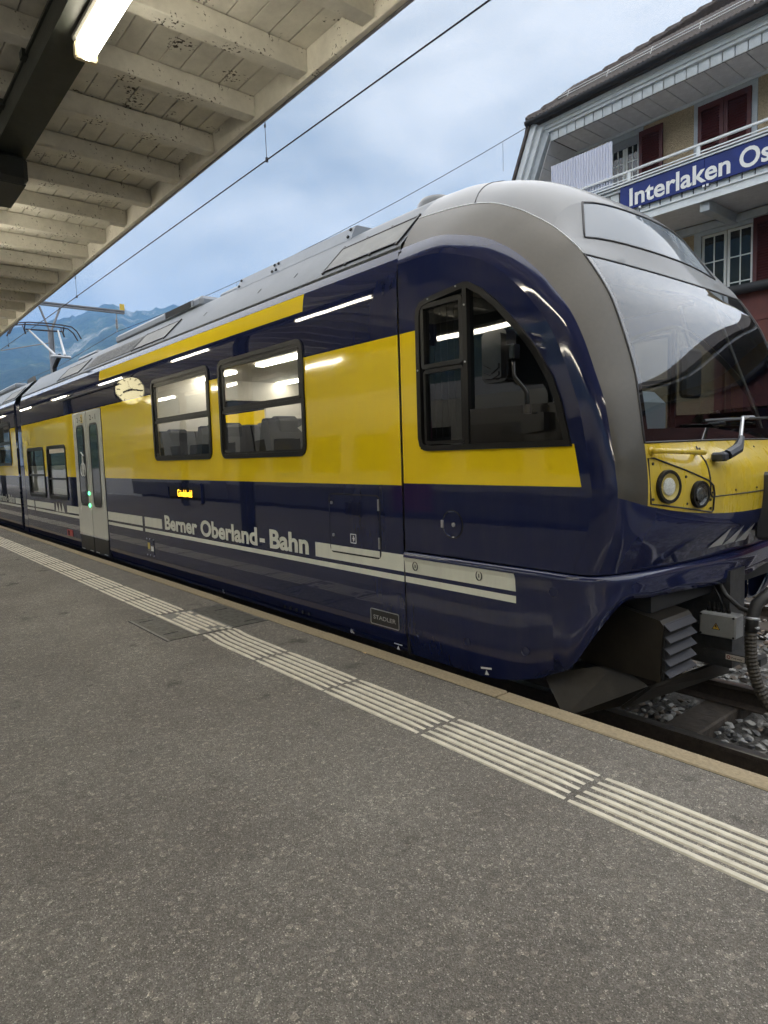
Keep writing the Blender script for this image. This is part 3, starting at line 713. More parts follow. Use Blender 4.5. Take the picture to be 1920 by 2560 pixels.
def jack(x, z, y, tilt=0.):
    b = MB(); q = Matrix.Rotation(tilt, 3, 'Y'); pts = [(-.045, .018), (.045, .018), (.045, .006), (-.045, .006)]
    b.add([Vector((x, y, z)) + q @ Vector((p[0], 0, p[1])) for p in pts], [(0, 1, 2, 3)])
    b.add([Vector((x, y, z)) + q @ Vector((p[0], 0, p[1])) for p in ((-.018, -.03), (.018, -.03), (0, .002))], [(0, 1, 2)]); return b
jack(-3.59, -.008, yprof(-.02) - .012).build("jacking_mark", SIGNW, car)
b = MB()
for i_ in range(5): b.disc((-5.15 + i_ * .10, 3.068, .035), (0, -1, .2), .016, .004, 10)
b.build("drain_hole", BLKM, car)
rd = plate("red_valve_box", -12.40, -12.07, .15, .262, mat("red_paint", (.35, .03, .03), .4), car, .008, .012)
MB().box(-12.33, -12.25, YT - .0095, YT - .007, .165, .245).build("valve_recess", BLKM, rd)
sk = plate("socket_flap", -8.52, -8.30, .18, .40, BLUE, car, .006, .01)
MB().box(-8.50, -8.43, YT - .0085, YT - .005, .27, .35).build("yellow_label", mat("label_yellow", (.6, .45, .1), .5), sk)
MB().box(-8.39, -8.31, YT - .0085, YT - .005, .25, .31).build("white_label", SIGNW, sk)
b = MB()
for xx in (-8.53, -8.43, -8.30):
    for zz in (.19, .40): b.disc((xx, YT - .005, zz), (0, -1, 0), .009, .006, 8)
b.build("flap_screw", ALU, sk)

# interior of the body
INT = mat("interior_white", (.58, .56, .51), .5, noise=(5, .06)); FLOOR = mat("interior_floor", (.08, .08, .09), .6)
SEAT = mat("seat_fabric", (.018, .020, .030), .8, noise=(60, .3)); LITE = mat("ceiling_light", (1, .95, .85), .5, emit=(1, .92, .76), estr=6.5)
MB().box(-15.4, -3.5, 3.12, 5.65, .86, .90).build("floor", FLOOR, car)
MB().box(-15.4, -3.5, 3.14, 5.63, 2.46, 2.50).build("ceiling", INT, car)
for yy in (3.75, 4.95):
    for xx in (-5.0, -6.7, -8.4, -10.1, -11.8): MB().box(xx, xx + 1.05, yy, yy + .10, 2.435, 2.462).build("light_strip", LITE, car)
for xx in (-3.62, -8.3):
    b = MB(); b.box(xx, xx + .04, 3.14, 4.0, .9, 2.46); b.box(xx, xx + .04, 4.75, 5.63, .9, 2.46); b.box(xx, xx + .04, 4.0, 4.75, 2.2, 2.46); b.build("partition", INT, car)
MB().box(-6.95, -6.90, 4.55, 5.60, .9, 2.46).build("partition", INT, car)
MB().box(-6.896, -6.89, 4.72, 4.84, 1.70, 1.93).build("class_board", BLKG, car)
textmesh("class_numeral", "1", SIGNW, car, (-6.887, 4.755, 1.78), (0, 1, 0), (0, 0, 1), .11, None, .02, .001)
b = MB(); b.disc((-6.89, 4.78, 2.16), (1, 0, 0), .045, .006, 16); b.build("exit_button", GRN, car)
b = MB(); b.tube([(-6.86, 4.66, .9), (-6.86, 4.66, 2.05), (-6.80, 4.62, 2.12), (-6.80, 4.62, 2.46)], .018, 8); b.build("grab_pole", mat("pole_yellow", (.7, .6, .3), .3, .3), car)
def seat(x, y, face, parent, src=[None]):
    """coach seat; face=+1 faces the cab"""
    if src[0] is None:
        b = MB(); b.cbox(-.23, .26, -.22, .22, .30, .44, .05)
        b.prism([(-.20, .40), (-.06, .40), (-.16, .86), (-.20, .99), (-.28, 1.0), (-.31, .9)], 'y', -.22, .22); b.cbox(-.31, -.16, -.15, .15, .82, 1.02, .05)
        b.box(-.05, .05, -.1, .1, 0, .3)
        o = b.build("seat", SEAT, parent); src[0] = o
    else: o = dup(src[0], parent)
    o.matrix_parent_inverse = Matrix.Translation(-Vector(parent.location)); o.location = (x, y, .78); o.rotation_euler = (0, 0, 0 if face > 0 else math.pi)
for xx, f in ((-4.25, -1), (-5.35, 1), (-5.85, -1), (-6.5, 1), (-7.3, -1), (-8.0, 1)):
    for yy in (3.42, 3.88, 4.95, 5.38):
        if xx == -6.5 and yy > 4.5: continue
        seat(xx, yy, f, car)
b = MB(); b.prism([(-4.95, 1.42), (-4.90, 1.42), (-4.87, 1.62), (-4.80, 1.66), (-4.87, 1.68), (-4.87, 1.72), (-4.98, 1.72), (-4.98, 1.68), (-5.05, 1.66), (-4.98, 1.62)], 'y', 3.22, 3.24); b.build("armrest_panel", INT, car)
b = MB(); b.box(-5.1, -4.5, 3.14, 3.6, 1.40, 1.43); b.build("table", INT, car)
MB().box(-15.4, -3.5, 3.10, 3.13, .86, 1.38).build("lining", INT, car); MB().box(-15.4, -3.5, 5.64, 5.67, .86, 1.38).build("lining", INT, car)

# underframe and bogies
MB().box(-15.3, -3.3, 3.28, 5.5, -.1, .3).build("underframe", UNDER, car)
whl = None
for xx in (-4.9, -6.7, -13.2):
    for sy in (-1, 1):
        b = MB(); b.lathe((xx, YC + sy * .50, 0.03), (0, sy, 0), [(.0, 0), (.37, 0), (.38, .03), (.34, .05), (.33, .12), (.1, .13), (.0, .13)], 24); b.build("wheel", UNDER, car)
MB().box(-7.1, -4.5, 3.6, 3.72, -.05, .15).build("bogie_frame", UNDER, car)

# gangway between the cars
b = MB(); b.box(-15.98, -15.47, 3.20, 5.57, .0, 2.75)
b.build("gangway_bellows", BLKM, car)
b = MB(); b.box(-16.05, -15.60, 3.085, 3.2, -.02, 2.70); b.build("gangway_cover", BLUE, car2)
b = MB(); b.prism([(3.2, 2.74), (3.50, 3.12), (4.3, 3.2), (5.2, 3.15), (5.57, 2.74)], 'x', -15.98, -15.47); b.build("gangway_roof", BLKM, car)

# second car
X2a, X2b = -34.0, -16.06
WIN2 = [(-18.6, -16.62, 1.405, 2.385), (-20.6, -18.85, 1.405, 2.385), (-22.6, -20.85, 1.405, 2.385)]
rects2 = [(X2a, X2b, ZY0, ZY1, 1), (-16.6, X2b, Z1, Z2, 2), (-22, X2b, ZT0, ZT1, 2)]
side_wall("body_side", X2a, X2b, [hole(w) for w in WIN2], rects2, car2); side_wall("body_side", X2a, X2b, [hole(w) for w in WIN2], rects2, car2, True)
for w in WIN2: window(w, car2, 1.9, True); window(w, car2, 1.9, False, YF, -1)
roof(X2a, X2b, car2)
roof_panel(-17.5, -16.2, car2)
for s, xa, xb in (("Berner", -19.88, -18.94), ("Oberland", -18.85, -17.58), ("-", -17.53, -17.43), ("Bahn", -17.34, -16.69)):
    textmesh("lettering", s, WHT, car2, (xa, YT, .562), (1, 0, 0), (0, 0, 1), .188, xb - xa, .022, .0025)
MB().box(X2a, X2b, 3.28, 5.5, -.1, .3).build("underframe", UNDER, car2); MB().box(X2a, X2b, 3.12, 5.65, .86, .90).build("floor", FLOOR, car2)
MB().box(X2a, X2b, 3.14, 5.63, 2.46, 2.50).build("ceiling", INT, car2)
for xx, f in ((-17.2, -1), (-18.2, 1), (-19.2, -1), (-20.2, 1)):
    for yy in (3.42, 3.88):
        b = MB(); s_ = -1 if f < 0 else 1
        b.prism([(xx - s_ * .20, 1.2), (xx - s_ * .06, 1.2), (xx - s_ * .16, 1.66), (xx - s_ * .20, 1.79), (xx - s_ * .28, 1.8), (xx - s_ * .31, 1.7)], 'y', yy - .22, yy + .22); b.build("seat", SEAT, car2)
b = MB(); b.cbox(-21.0, -18.2, 3.55, 5.2, 3.28, 3.42, .04); b.build("roof_unit", SHR, car2)
b = MB(); b.prism([(-17.7, 3.25), (-16.9, 3.25), (-17.0, 3.45), (-17.6, 3.42)], 'y', 3.7, 3.75); b.build("roof_bracket", STEEL, car2)
# pantograph
PG = mat("pantograph_grey", (.42, .43, .45), .4, .5)
pg = MB(); pg.tube([(-17.80, 4.37, 3.28), (-17.80, 4.37, 3.79), (-17.25, 4.37, 4.0)], .05, 10); pg = pg.build("pantograph_lower_arm", BLKM, car2)
b = MB(); b.tube([(-17.2, 4.26, 3.99), (-18.6, 4.03, 4.79)], [.030, .022], 8); b.tube([(-17.2, 4.47, 4.0), (-18.6, 4.71, 4.84)], [.030, .022], 8); b.tube([(-17.2, 4.15, 3.97), (-17.2, 4.6, 3.97)], .032, 8)
b.build("pantograph_upper_arm", PG, car2)
b = MB()
for dx in (0, .32):
    pts = [(-18.75 + dx, 3.55, 4.62), (-18.75 + dx, 3.64, 4.80), (-18.75 + dx, 3.76, 4.91), (-18.75 + dx, 4.0, 4.95), (-18.75 + dx, 4.385, 4.965), (-18.75 + dx, 4.78, 4.955), (-18.75 + dx, 5.0, 4.93), (-18.75 + dx, 5.12, 4.83), (-18.75 + dx, 5.22, 4.64)]
    b.tube(pts, .017, 6)
b.tube([(-18.59, 3.95, 4.80), (-18.59, 4.8, 4.82)], .02, 6)
for yy in (3.92, 4.82): b.tube([(-18.75, yy, 4.92), (-18.59, yy, 4.78), (-18.43, yy, 4.92)], .014, 6); b.tube([(-18.59, yy, 4.80), (-18.59, yy + .03, 4.68)], .02, 6)
b.build("pantograph_head", mat("pantograph_dark", (.035, .03, .035), .5, .3), car2)
b = MB()
for yy in (4.05, 4.7): b.lathe((-17.6, yy, 3.28), (0, 0, 1), [(.05, 0), (.08, .04), (.05, .07), (.08, .11), (.05, .14), (.08, .18), (.05, .21)], 12)
b.tube([(-17.9, 4.05, 3.5), (-17.0, 4.05, 3.5), (-17.0, 4.7, 3.5), (-17.9, 4.7, 3.5)], .03, 6, 0, True)
b.build("pantograph_base", STEEL, car2)

# ================================================================== CAB MODULE (loft through guide curves)
G1 = [(-3.46, 2.806), (-3.126, 2.798), (-2.912, 2.749), (-2.715, 2.680), (-2.578, 2.605), (-2.447, 2.511), (-2.322, 2.396), (-2.245, 2.308), (-2.126, 2.155), (-2.040, 1.990), (-1.967, 1.797), (-1.911, 1.633), (-1.867, 1.392), (-1.848, 1.255), (-1.838, 1.135), (-1.868, .92), (-1.955, .715)]
G2 = [(-3.46, 3.28, 3.04), (-3.10, 3.30, 3.014), (-2.837, 3.30, 2.959), (-2.629, 3.30, 2.865), (-2.500, 3.31, 2.785), (-2.37, 3.32, 2.690), (-2.258, 3.32, 2.585), (-2.185, 3.345, 2.492), (-2.062, 3.35, 2.302), (-1.988, 3.35, 2.145), (-1.888, 3.35, 1.839), (-1.838, 3.32, 1.650), (-1.795, 3.30, 1.418), (-1.775, 3.30, 1.25), (-1.775, 3.30, 1.083), (-1.80, 3.30, .90), (-1.875, 3.30, .715)]
G3 = [(-3.46, 3.60, 3.275), (-3.20, 3.60, 3.255), (-2.95, 3.60, 3.190), (-2.75, 3.60, 3.120), (-2.58, 3.64, 3.035), (-2.44, 3.72, 2.93), (-2.295, 3.52, 2.645), (-2.19, 3.60, 2.525), (-2.04, 3.60, 2.312), (-1.955, 3.60, 2.150), (-1.850, 3.60, 1.842), (-1.800, 3.60, 1.650), (-1.755, 3.60, 1.420), (-1.715, 3.60, 1.25), (-1.715, 3.60, 1.030), (-1.745, 3.60, .885), (-1.830, 3.60, .715)]
G4 = [(-3.46, 3.345), (-3.20, 3.335), (-2.95, 3.285), (-2.75, 3.205), (-2.565, 3.10), (-2.405, 2.965), (-2.245, 2.665), (-2.125, 2.540), (-1.975, 2.320), (-1.890, 2.160), (-1.790, 1.850), (-1.740, 1.650), (-1.695, 1.422), (-1.655, 1.25), (-1.655, .985), (-1.690, .87), (-1.780, .715)]
NK = len(G1)
for k_ in range(7, 13):
    G3[k_] = (G2[k_][0] + .008, G3[k_][1], G2[k_][2] + .003); G4[k_] = (G2[k_][0] + .018, G2[k_][2] + .006)
def off0(i_):
    a = Vector(G1[max(i_ - 1, 0)]); b_ = Vector(G1[min(i_ + 1, NK - 1)]); d = (b_ - a).normalized(); nrm = Vector((d.y, -d.x))
    if nrm.x > 0: nrm = -nrm
    if i_ == 0: nrm = Vector((0, -1))
    if i_ == NK - 1: nrm = Vector((-1, 0))
    p = Vector(G1[i_]) + nrm * .12; return (p.x, p.y)
G0 = [off0(i_) for i_ in range(NK)]
def station(i_):
    x0, z0 = G0[i_]; x1, z1 = G1[i_]
    near = [Vector((x0 - .0, YT - .0, z0)), Vector((x1, 3.112, z1)), Vector(G2[i_]), Vector(G3[i_]), Vector((G4[i_][0], YC, G4[i_][1]))]
    far = [Vector((p.x, 2 * YC - p.y, p.z)) for p in near[-2::-1]]
    return near + far
ST = [station(i_) for i_ in range(NK)]
def cr(p0, p1, p2, p3, t): return .5 * ((2 * p1) + (-p0 + p2) * t + (2 * p0 - 5 * p1 + 4 * p2 - p3) * t * t + (-p0 + 3 * p1 - 3 * p2 + p3) * t ** 3)
SUB = 6
def along(line):
    out = []
    n = len(line)
    for i_ in range(n - 1):
        p0 = line[i_ - 1] if i_ else line[0] * 2 - line[1]; p3 = line[i_ + 2] if i_ + 2 < n else line[-1] * 2 - line[-2]
        for k in range(SUB): out.append(cr(p0, line[i_], line[i_ + 1], p3, k / SUB))
    out.append(line[-1]); return out
cols = [along([ST[k][j] for k in range(NK)]) for j in range(9)]         # 9 guides, fine along s
NS = len(cols[0])
for j_ in (3, 5):                       # straight ends of the front display
    for k_ in range(1, SUB): cols[j_][5 * SUB + k_] = cols[j_][5 * SUB].lerp(cols[j_][6 * SUB], k_ / SUB)
# across: pad with a tangent point inside the flat side so that the edge rolls smoothly out of it
GRID = []
for s in range(NS):
    line = [cols[j][s] for j in range(9)]
    i_ = min(s // SUB, NK - 2)
    # tangent ghost: keep going in-plane (Y = YT) away from guide 1
    g0, g1 = line[0], line[1]; d = Vector((g0.x - g1.x, 0, g0.z - g1.z)); gh = g0 + d * 1.0
    e0, e1 = line[-1], line[-2]; d2 = Vector((e0.x - e1.x, 0, e0.z - e1.z)); ge = e0 + d2
    row = []
    for j in range(8):
        p0 = line[j - 1] if j else gh; p3 = line[j + 2] if j + 2 < 9 else ge
        for k in range(SUB): row.append(cr(p0, line[j], line[j + 1], p3, k / SUB))
    row.append(line[-1])
    # between the creases (guides 2..6) the section is an even quartic in y: a clean, fair curve
    p2, p3, p4 = line[2], line[3], line[4]; va, vb = (p2.y - YC) ** 2, (p3.y - YC) ** 2
    def quart(f2, f3, f4):
        # f = f4 + b v + c v^2 with v = (y-YC)^2
        A_, B_ = (f2 - f4) / va, (f3 - f4) / vb; c_ = (A_ - B_) / (va - vb); return f4, A_ - c_ * va, c_
    qx, qz = quart(p2.x, p3.x, p4.x), quart(p2.z, p3.z, p4.z)
    for j in range(2, 6):
        for k in range(SUB):
            y_ = line[j].y + (line[j + 1].y - line[j].y) * k / SUB; v_ = (y_ - YC) ** 2
            row[j * SUB + k] = Vector((qx[0] + qx[1] * v_ + qx[2] * v_ * v_, y_, qz[0] + qz[1] * v_ + qz[2] * v_ * v_))
    GRID.append(row)
NU = len(GRID[0])
def patch(name, s0, s1, u0, u1, m, parent, lift=0.0, matfun=None, mats=None):
    """sub-rectangle of the loft; s,u in station / guide units (floats on the SUB grid)"""
    a, b_, c, d = [int(round(v * SUB)) for v in (s0, s1, u0, u1)]
    vs_ = [GRID[i_][j] for i_ in range(a, b_ + 1) for j in range(c, d + 1)]; w = d - c + 1
    fs_, fm = [], []
    for i_ in range(b_ - a):
        for j in range(w - 1):
            fs_.append((i_ * w + j, (i_ + 1) * w + j, (i_ + 1) * w + j + 1, i_ * w + j + 1)); fm.append(matfun((a + i_ + .5) / SUB, (c + j + .5) / SUB) if matfun else 0)
    o = meshobj(name, vs_, fs_, mats or m, parent, fm, True)
    if lift:
        for v in o.data.vertices: v.co += v.normal * lift
    return o
def gpt(s, u):
    return GRID[int(round(s * SUB))][int(round(u * SUB))].copy()
def edge_tube(name, path, r, m, parent, closed=False):
    b = MB(); b.tube(path, r, 6, 0, closed); return b.build(name, m, parent, True)
# navy shoulder (side roll) near and far
patch("cab_shoulder", 0, NK - 1, 0, 1, BLUEN, car); patch("cab_shoulder", 0, NK - 1, 7, 8, BLUEN, car)
# grey arch
patch("cab_arch", 0, 14, 1, 2, GREYM, car); patch("cab_arch", 0, 14, 6, 7, GREYM, car)
patch("lower_corner", 14, NK - 1, 1, 2, BLUEN, car); patch("lower_corner", 14, NK - 1, 6, 7, BLUEN, car)
# roof dome, brow round the display
patch("roof_dome", 0, 5, 2, 6, GREYD, car)
patch("display_surround", 5, 6, 2, 3, GREYD, car); patch("display_surround", 5, 6, 5, 6, GREYD, car)
patch("windscreen_brow", 6, 7, 2, 6, GREYD, car)
patch("front_display", 5, 6, 3, 5, mat("display_glass", (.155, .178, .205), .03, .0, .45, .0), car)
# windscreen with black ceramic border
def wsm(s, u): return 1 if (s > 11.67 or u < 2.17 or u > 5.83) else 0
patch("windscreen", 7, 12, 2, 6, None, car, 0, wsm, [GLSW, BLKG])
patch("yellow_nose", 12, 14, 2, 6, paint("paint_yellow_front", (.60, .43, .028), .28, .35), car)
patch("lower_front", 14, NK - 1, 2, 6, BLUEN, car)
# seals, seams and a painted crease highlight
SEAL = mat("seal_dark", (.02, .02, .022), .5)
rng = lambda a, b_: [v / SUB for v in range(int(a * SUB), int(b_ * SUB) + 1)]
loop = [gpt(s, 2) for s in rng(7, 12)] + [gpt(12, u) for u in rng(2, 6)][1:] + [gpt(s, 6) for s in rng(7, 12)[::-1]][1:] + [gpt(7, u) for u in rng(2, 6)[::-1]][1:-1]
edge_tube("windscreen_seal", loop, .0065, SEAL, car, True)
loop = [gpt(s, 3) for s in rng(5, 6)] + [gpt(6, u) for u in rng(3, 5)][1:] + [gpt(s, 5) for s in rng(5, 6)[::-1]][1:] + [gpt(5, u) for u in rng(3, 5)[::-1]][1:-1]
edge_tube("display_seal", loop, .008, SEAL, car, True)
edge_tube("dome_seam", [gpt(1.5, u) + Vector((0, 0, .0)) for u in rng(2, 6)], .004, SEAL, car)
edge_tube("arch_crease_highlight", [gpt(s, 2) for s in rng(0, 7)], .004, mat("painted_highlight", (.55, .57, .58), .3, .3), car)  # pale tube standing in for the highlight along the arch crease

# ---- flat cab side with the side-window opening
CW = [(-3.19, 1.412), (-2.075, 1.412), (-2.14, 1.66), (-2.19, 1.79), (-2.29, 1.95), (-2.40, 2.09), (-2.57, 2.27), (-2.70, 2.375), (-2.80, 2.432), (-2.84, 2.44), (-3.17, 2.408), (-3.235, 2.39), (-3.27, 2.35), (-3.28, 2.30), (-3.28, 1.50), (-3.265, 1.445), (-3.23, 1.418)]
def cab_side(y, parent):
    far = y > YC
    outer = [(XJ + .008, .718)] + [(p.x, p.z) for p in cols[0][::-1]] + [(XJ + .008, G0[0][1])]
    hole_ = inset(CW, .02)
    bm = bmesh.new()
    def lp(pts):
        vv = [bm.verts.new((x_, y, z_)) for x_, z_ in pts]
        return [bm.edges.new((vv[i_], vv[(i_ + 1) % len(vv)])) for i_ in range(len(vv))]
    ed = lp(outer) + lp(hole_)
    bmesh.ops.triangle_fill(bm, use_beauty=True, use_dissolve=False, edges=ed, normal=(0, -1 if not far else 1, 0))
    for co_, no_ in (((0, 0, 1.192), (0, 0, 1)), ((0, 0, 1.425), (0, 0, 1)), ((0, 0, 2.22), (0, 0, 1)), ((-3.27, 0, 0), (1, 0, 0)), ((-2.02, 0, 1.192), (1, 0, .19))):
        geom = bm.verts[:] + bm.edges[:] + bm.faces[:]
        bmesh.ops.bisect_plane(bm, geom=geom, plane_co=co_, plane_no=no_, dist=1e-5)
    for f in bm.faces:
        c = f.calc_center_median(); slope = (c.x + 2.02) + .19 * (c.z - 1.192)
        f.material_index = 1 if (1.192 < c.z < 1.425 and slope < 0) or (c.x < -3.27 and 1.192 < c.z < 2.22) else 0
    me = bpy.data.meshes.new("cab_side"); bm.to_mesh(me); bm.free(); me.materials.append(BLUE); me.materials.append(YEL)
    o = bpy.data.objects.new("cab_side", me); COL.objects.link(o); o.parent = parent; o.matrix_parent_inverse = Matrix.Translation(-Vector(parent.location))
    sg_ = 1 if not far else -1
    b = MB(); ring_y(b, CW, inset(CW, .036), y - .016 * sg_, y + .03 * sg_); fr = b.build("cab_window_frame", BLK, car); smooth_by_angle(fr, 40)
    p = inset(CW, .03); b = MB(); b.add([(x_, y + .018 * sg_, z_) for x_, z_ in p], [tuple(range(len(p)))]); b.build("cab_pane", GLSC, fr)
    b = MB(); b.box(-2.850, -2.815, *sorted((y - .014 * sg_, y + .02 * sg_)), 1.43, 2.425); b.build("window_post", BLK, fr)
    b = MB(); o3 = rrect(-3.235, -2.855, 1.952, 2.372, .03); ring_y(b, o3, inset(o3, .03), y - .010 * sg_, y + .016 * sg_); b.build("sliding_sash", mat("window_black", (.009, .0085, .008), .3, 0, .35), fr)
    b = MB(); o3 = rrect(-3.225, -2.860, 1.455, 1.945, .03); ring_y(b, o3, inset(o3, .022), y - .004 * sg_, y + .016 * sg_); b.build("lower_sash", mat("window_black", (.009, .0085, .008), .3, 0, .35), fr)
    b = MB(); b.prism([(-2.812, 1.435), (-2.112, 1.435), (-2.162, 1.655), (-2.812, 1.66)], 'y', *sorted((y - .006 * sg_, y + .014 * sg_))); b.build("black_panel", mat("panel_black", (.010, .009, .008), .18, 0, .5, .3), fr)
    b = MB()
    for xx, zz in ((-3.15, 2.395), (-2.90, 2.425), (-2.832, 1.955), (-3.262, 1.95), (-2.832, 2.30)): b.disc((xx, y - .014 * sg_, zz), (0, -sg_, 0), .006, .006, 8)
    b.build("frame_screw", ALU, fr)
cab_side(YT, car); cab_side(YF, car)
# joint gap between cab module and body
b = MB(); b.box(XJ - .016, XJ + .012, YT + .012, YT + .03, -.04, 2.70); b.box(XJ - .016, XJ + .012, YT + .03, YT + .06, 2.70, 2.78); b.build("module_joint", BLKM, car)
b = MB(); b.prism([(3.13, 2.82), (3.46, 3.16), (3.62, 3.24), (4.38, 3.26), (4.38, 3.2), (3.5, 3.1), (3.2, 2.8)], 'x', XJ - .016, XJ + .004); b.build("module_joint", BLKM, car)

# ---- skirt below the seam: side sheet, wrapped bumper lip
SEAM = .708
plan = [Vector((-2.20, YT - .004, 0)), Vector((-2.08, 3.062, 0)), Vector((-1.965, 3.125, 0)), Vector((-1.885, 3.26, 0)), Vector((-1.845, 3.45, 0)), Vector((-1.82, 3.75, 0)), Vector((-1.79, 4.1, 0)), Vector((-1.775, YC, 0))]
zb = [.125, .20, .40, .555, .555, .545, .53, .52]
fine, fz = [], []
for i_ in range(len(plan) - 1):
    p0 = plan[i_ - 1] if i_ else plan[0] * 2 - plan[1]; p3 = plan[i_ + 2] if i_ + 2 < len(plan) else Vector((plan[-2].x, 2 * YC - plan[-2].y, 0))
    for k in range(5): fine.append(cr(p0, plan[i_], plan[i_ + 1], p3, k / 5)); fz.append(cr(zb[max(i_ - 1, 0)], zb[i_], zb[i_ + 1], zb[min(i_ + 2, len(zb) - 1)], k / 5))
fine.append(plan[-1]); fz.append(zb[-1])
fine += [Vector((p.x, 2 * YC - p.y, 0)) for p in fine[-2::-1]]; fz += fz[-2::-1]
rows = []
nn = len(fine)
for i_, p in enumerate(fine):
    d = (fine[min(i_ + 1, nn - 1)] - fine[max(i_ - 1, 0)]).normalized(); nrm = Vector((d.y, -d.x, 0))
    if nrm.x < 0 and nrm.dot(Vector((1, p.y - YC, 0))) < 0: nrm = -nrm
    rows.append([p + nrm * o_ + Vector((0, 0, z_)) for o_, z_ in ((-.012, SEAM), (.012, SEAM - .004), (.024, SEAM - .022), (.026, SEAM - .04), (.016, SEAM - .07), (.010, fz[i_] * .55 + (SEAM - .07) * .45), (.004, fz[i_]), (-.04, fz[i_] - .002))])
vs_ = [q for r_ in rows for q in r_]; w = 8
meshobj("bumper_skirt", vs_, [(i_ * w + j, (i_ + 1) * w + j, (i_ + 1) * w + j + 1, i_ * w + j + 1) for i_ in range(nn - 1) for j in range(w - 1)], BLUEN, car, None, True)
for y, sg_ in ((YT, 1), (YF, -1)):
    b = MB()
    def zbot(x_): return -.04 + (.0 if x_ < -2.75 else .06 * ((x_ + 2.75) / .4) ** 2 + .03 * (x_ + 2.75) / .4)
    xs = [XJ + .008, -3.1, -2.75, -2.62, -2.5, -2.4, -2.3, -2.2]
    lv = lambda x_: [(-.012, SEAM), (.012, SEAM - .004), (.024, SEAM - .022), (.026, SEAM - .04), (.012, SEAM - .07), (.006, .535), (.004, .14), (-.03, max(zbot(x_), -.04) if x_ < -2.21 else .125)]
    vv = [(x_, y - o_ * sg_, z_) for x_ in xs for o_, z_ in lv(x_)]
    b.add(vv, [(i_ * 8 + j, (i_ + 1) * 8 + j, (i_ + 1) * 8 + j + 1, i_ * 8 + j + 1) for i_ in range(len(xs) - 1) for j in range(7)])
    o = b.build("cab_skirt", BLUE, car); smooth_by_angle(o, 50)
# white stripes on the skirt sheet
def stripe(x0, x1, z0, z1, off, parent): return meshobj("white_stripe", [(x0, YT - off, z0), (x1, YT - off, z0), (x1, YT - off, z1), (x0, YT - off, z1)], [(0, 1, 2, 3)], WHT, parent)
o_ = .0285
st_ = MB(); st_.add([(XJ + .009, YT - .0275, .672), (-2.465, YT - .0275, .672), (-2.465, YT - .0150, .640), (XJ + .009, YT - .0150, .640)], [(3, 2, 1, 0)])
st_.add([(XJ + .009, YT - .0150, .640), (-2.465, YT - .0150, .640), (-2.465, YT - .0095, .562), (XJ + .009, YT - .0095, .562)], [(3, 2, 1, 0)])
st_.build("white_stripe", WHT, car)
stripe(XJ + .009, -2.465, ZT0 + .004, ZT1 + .004, .0085, car)
for xx, zz, m_ in ((-3.34, .617, WHT), (-2.75, .623, WHT)):
    b = MB(); ring_y(b, [(xx + .026 * math.cos(t_ * .3927), zz + .032 * math.sin(t_ * .3927)) for t_ in range(16)], [(xx + .022 * math.cos(t_ * .3927), zz + .028 * math.sin(t_ * .3927)) for t_ in range(16)], YT - .019, YT - .010)
    b.box(xx - .002, xx + .002, YT - .019, YT - .010, zz - .012, zz + .012); b.build("skirt_lock", BLKM, car)
for xx, zz, yy in ((-3.33, .14, 3.052), (-2.87, .172, 3.052), (-2.40, .21, 3.05), (-2.19, .60, 3.040)):
    b = MB(); b.lathe((xx, yy + .002, zz), (0, -1, 0), [(.030, 0), (.030, .003), (.026, .004), (.024, .0), (.0, .002)], 20); b.build("skirt_lock", BLUE, car)
rh = MB(); rh.lathe((-2.985, YT - .001, .93), (0, -1, 0), [(.088, .0), (.088, .005), (.084, .006), (.082, .002), (.0, .003)], 32); rh = rh.build("round_hatch", BLUE, car)
b = MB(); b.lathe((-2.985, YT - .001, .93), (0, -1, 0), [(.096, .0), (.096, .0015), (.088, .0016)], 32); b.build("hatch_gap", BLKM, rh)
MB().box(-3.085, -3.062, YT - .009, YT, .905, .955).build("hinge", ALU, rh)
b = MB(); b.disc((-2.97, YT - .003, .93), (0, -1, 0), .014, .008, 12); b.build("lock", ALU, rh)
jack(-2.70, .028, 3.055 - .012, math.radians(-8)).build("jacking_mark", SIGNW, car)

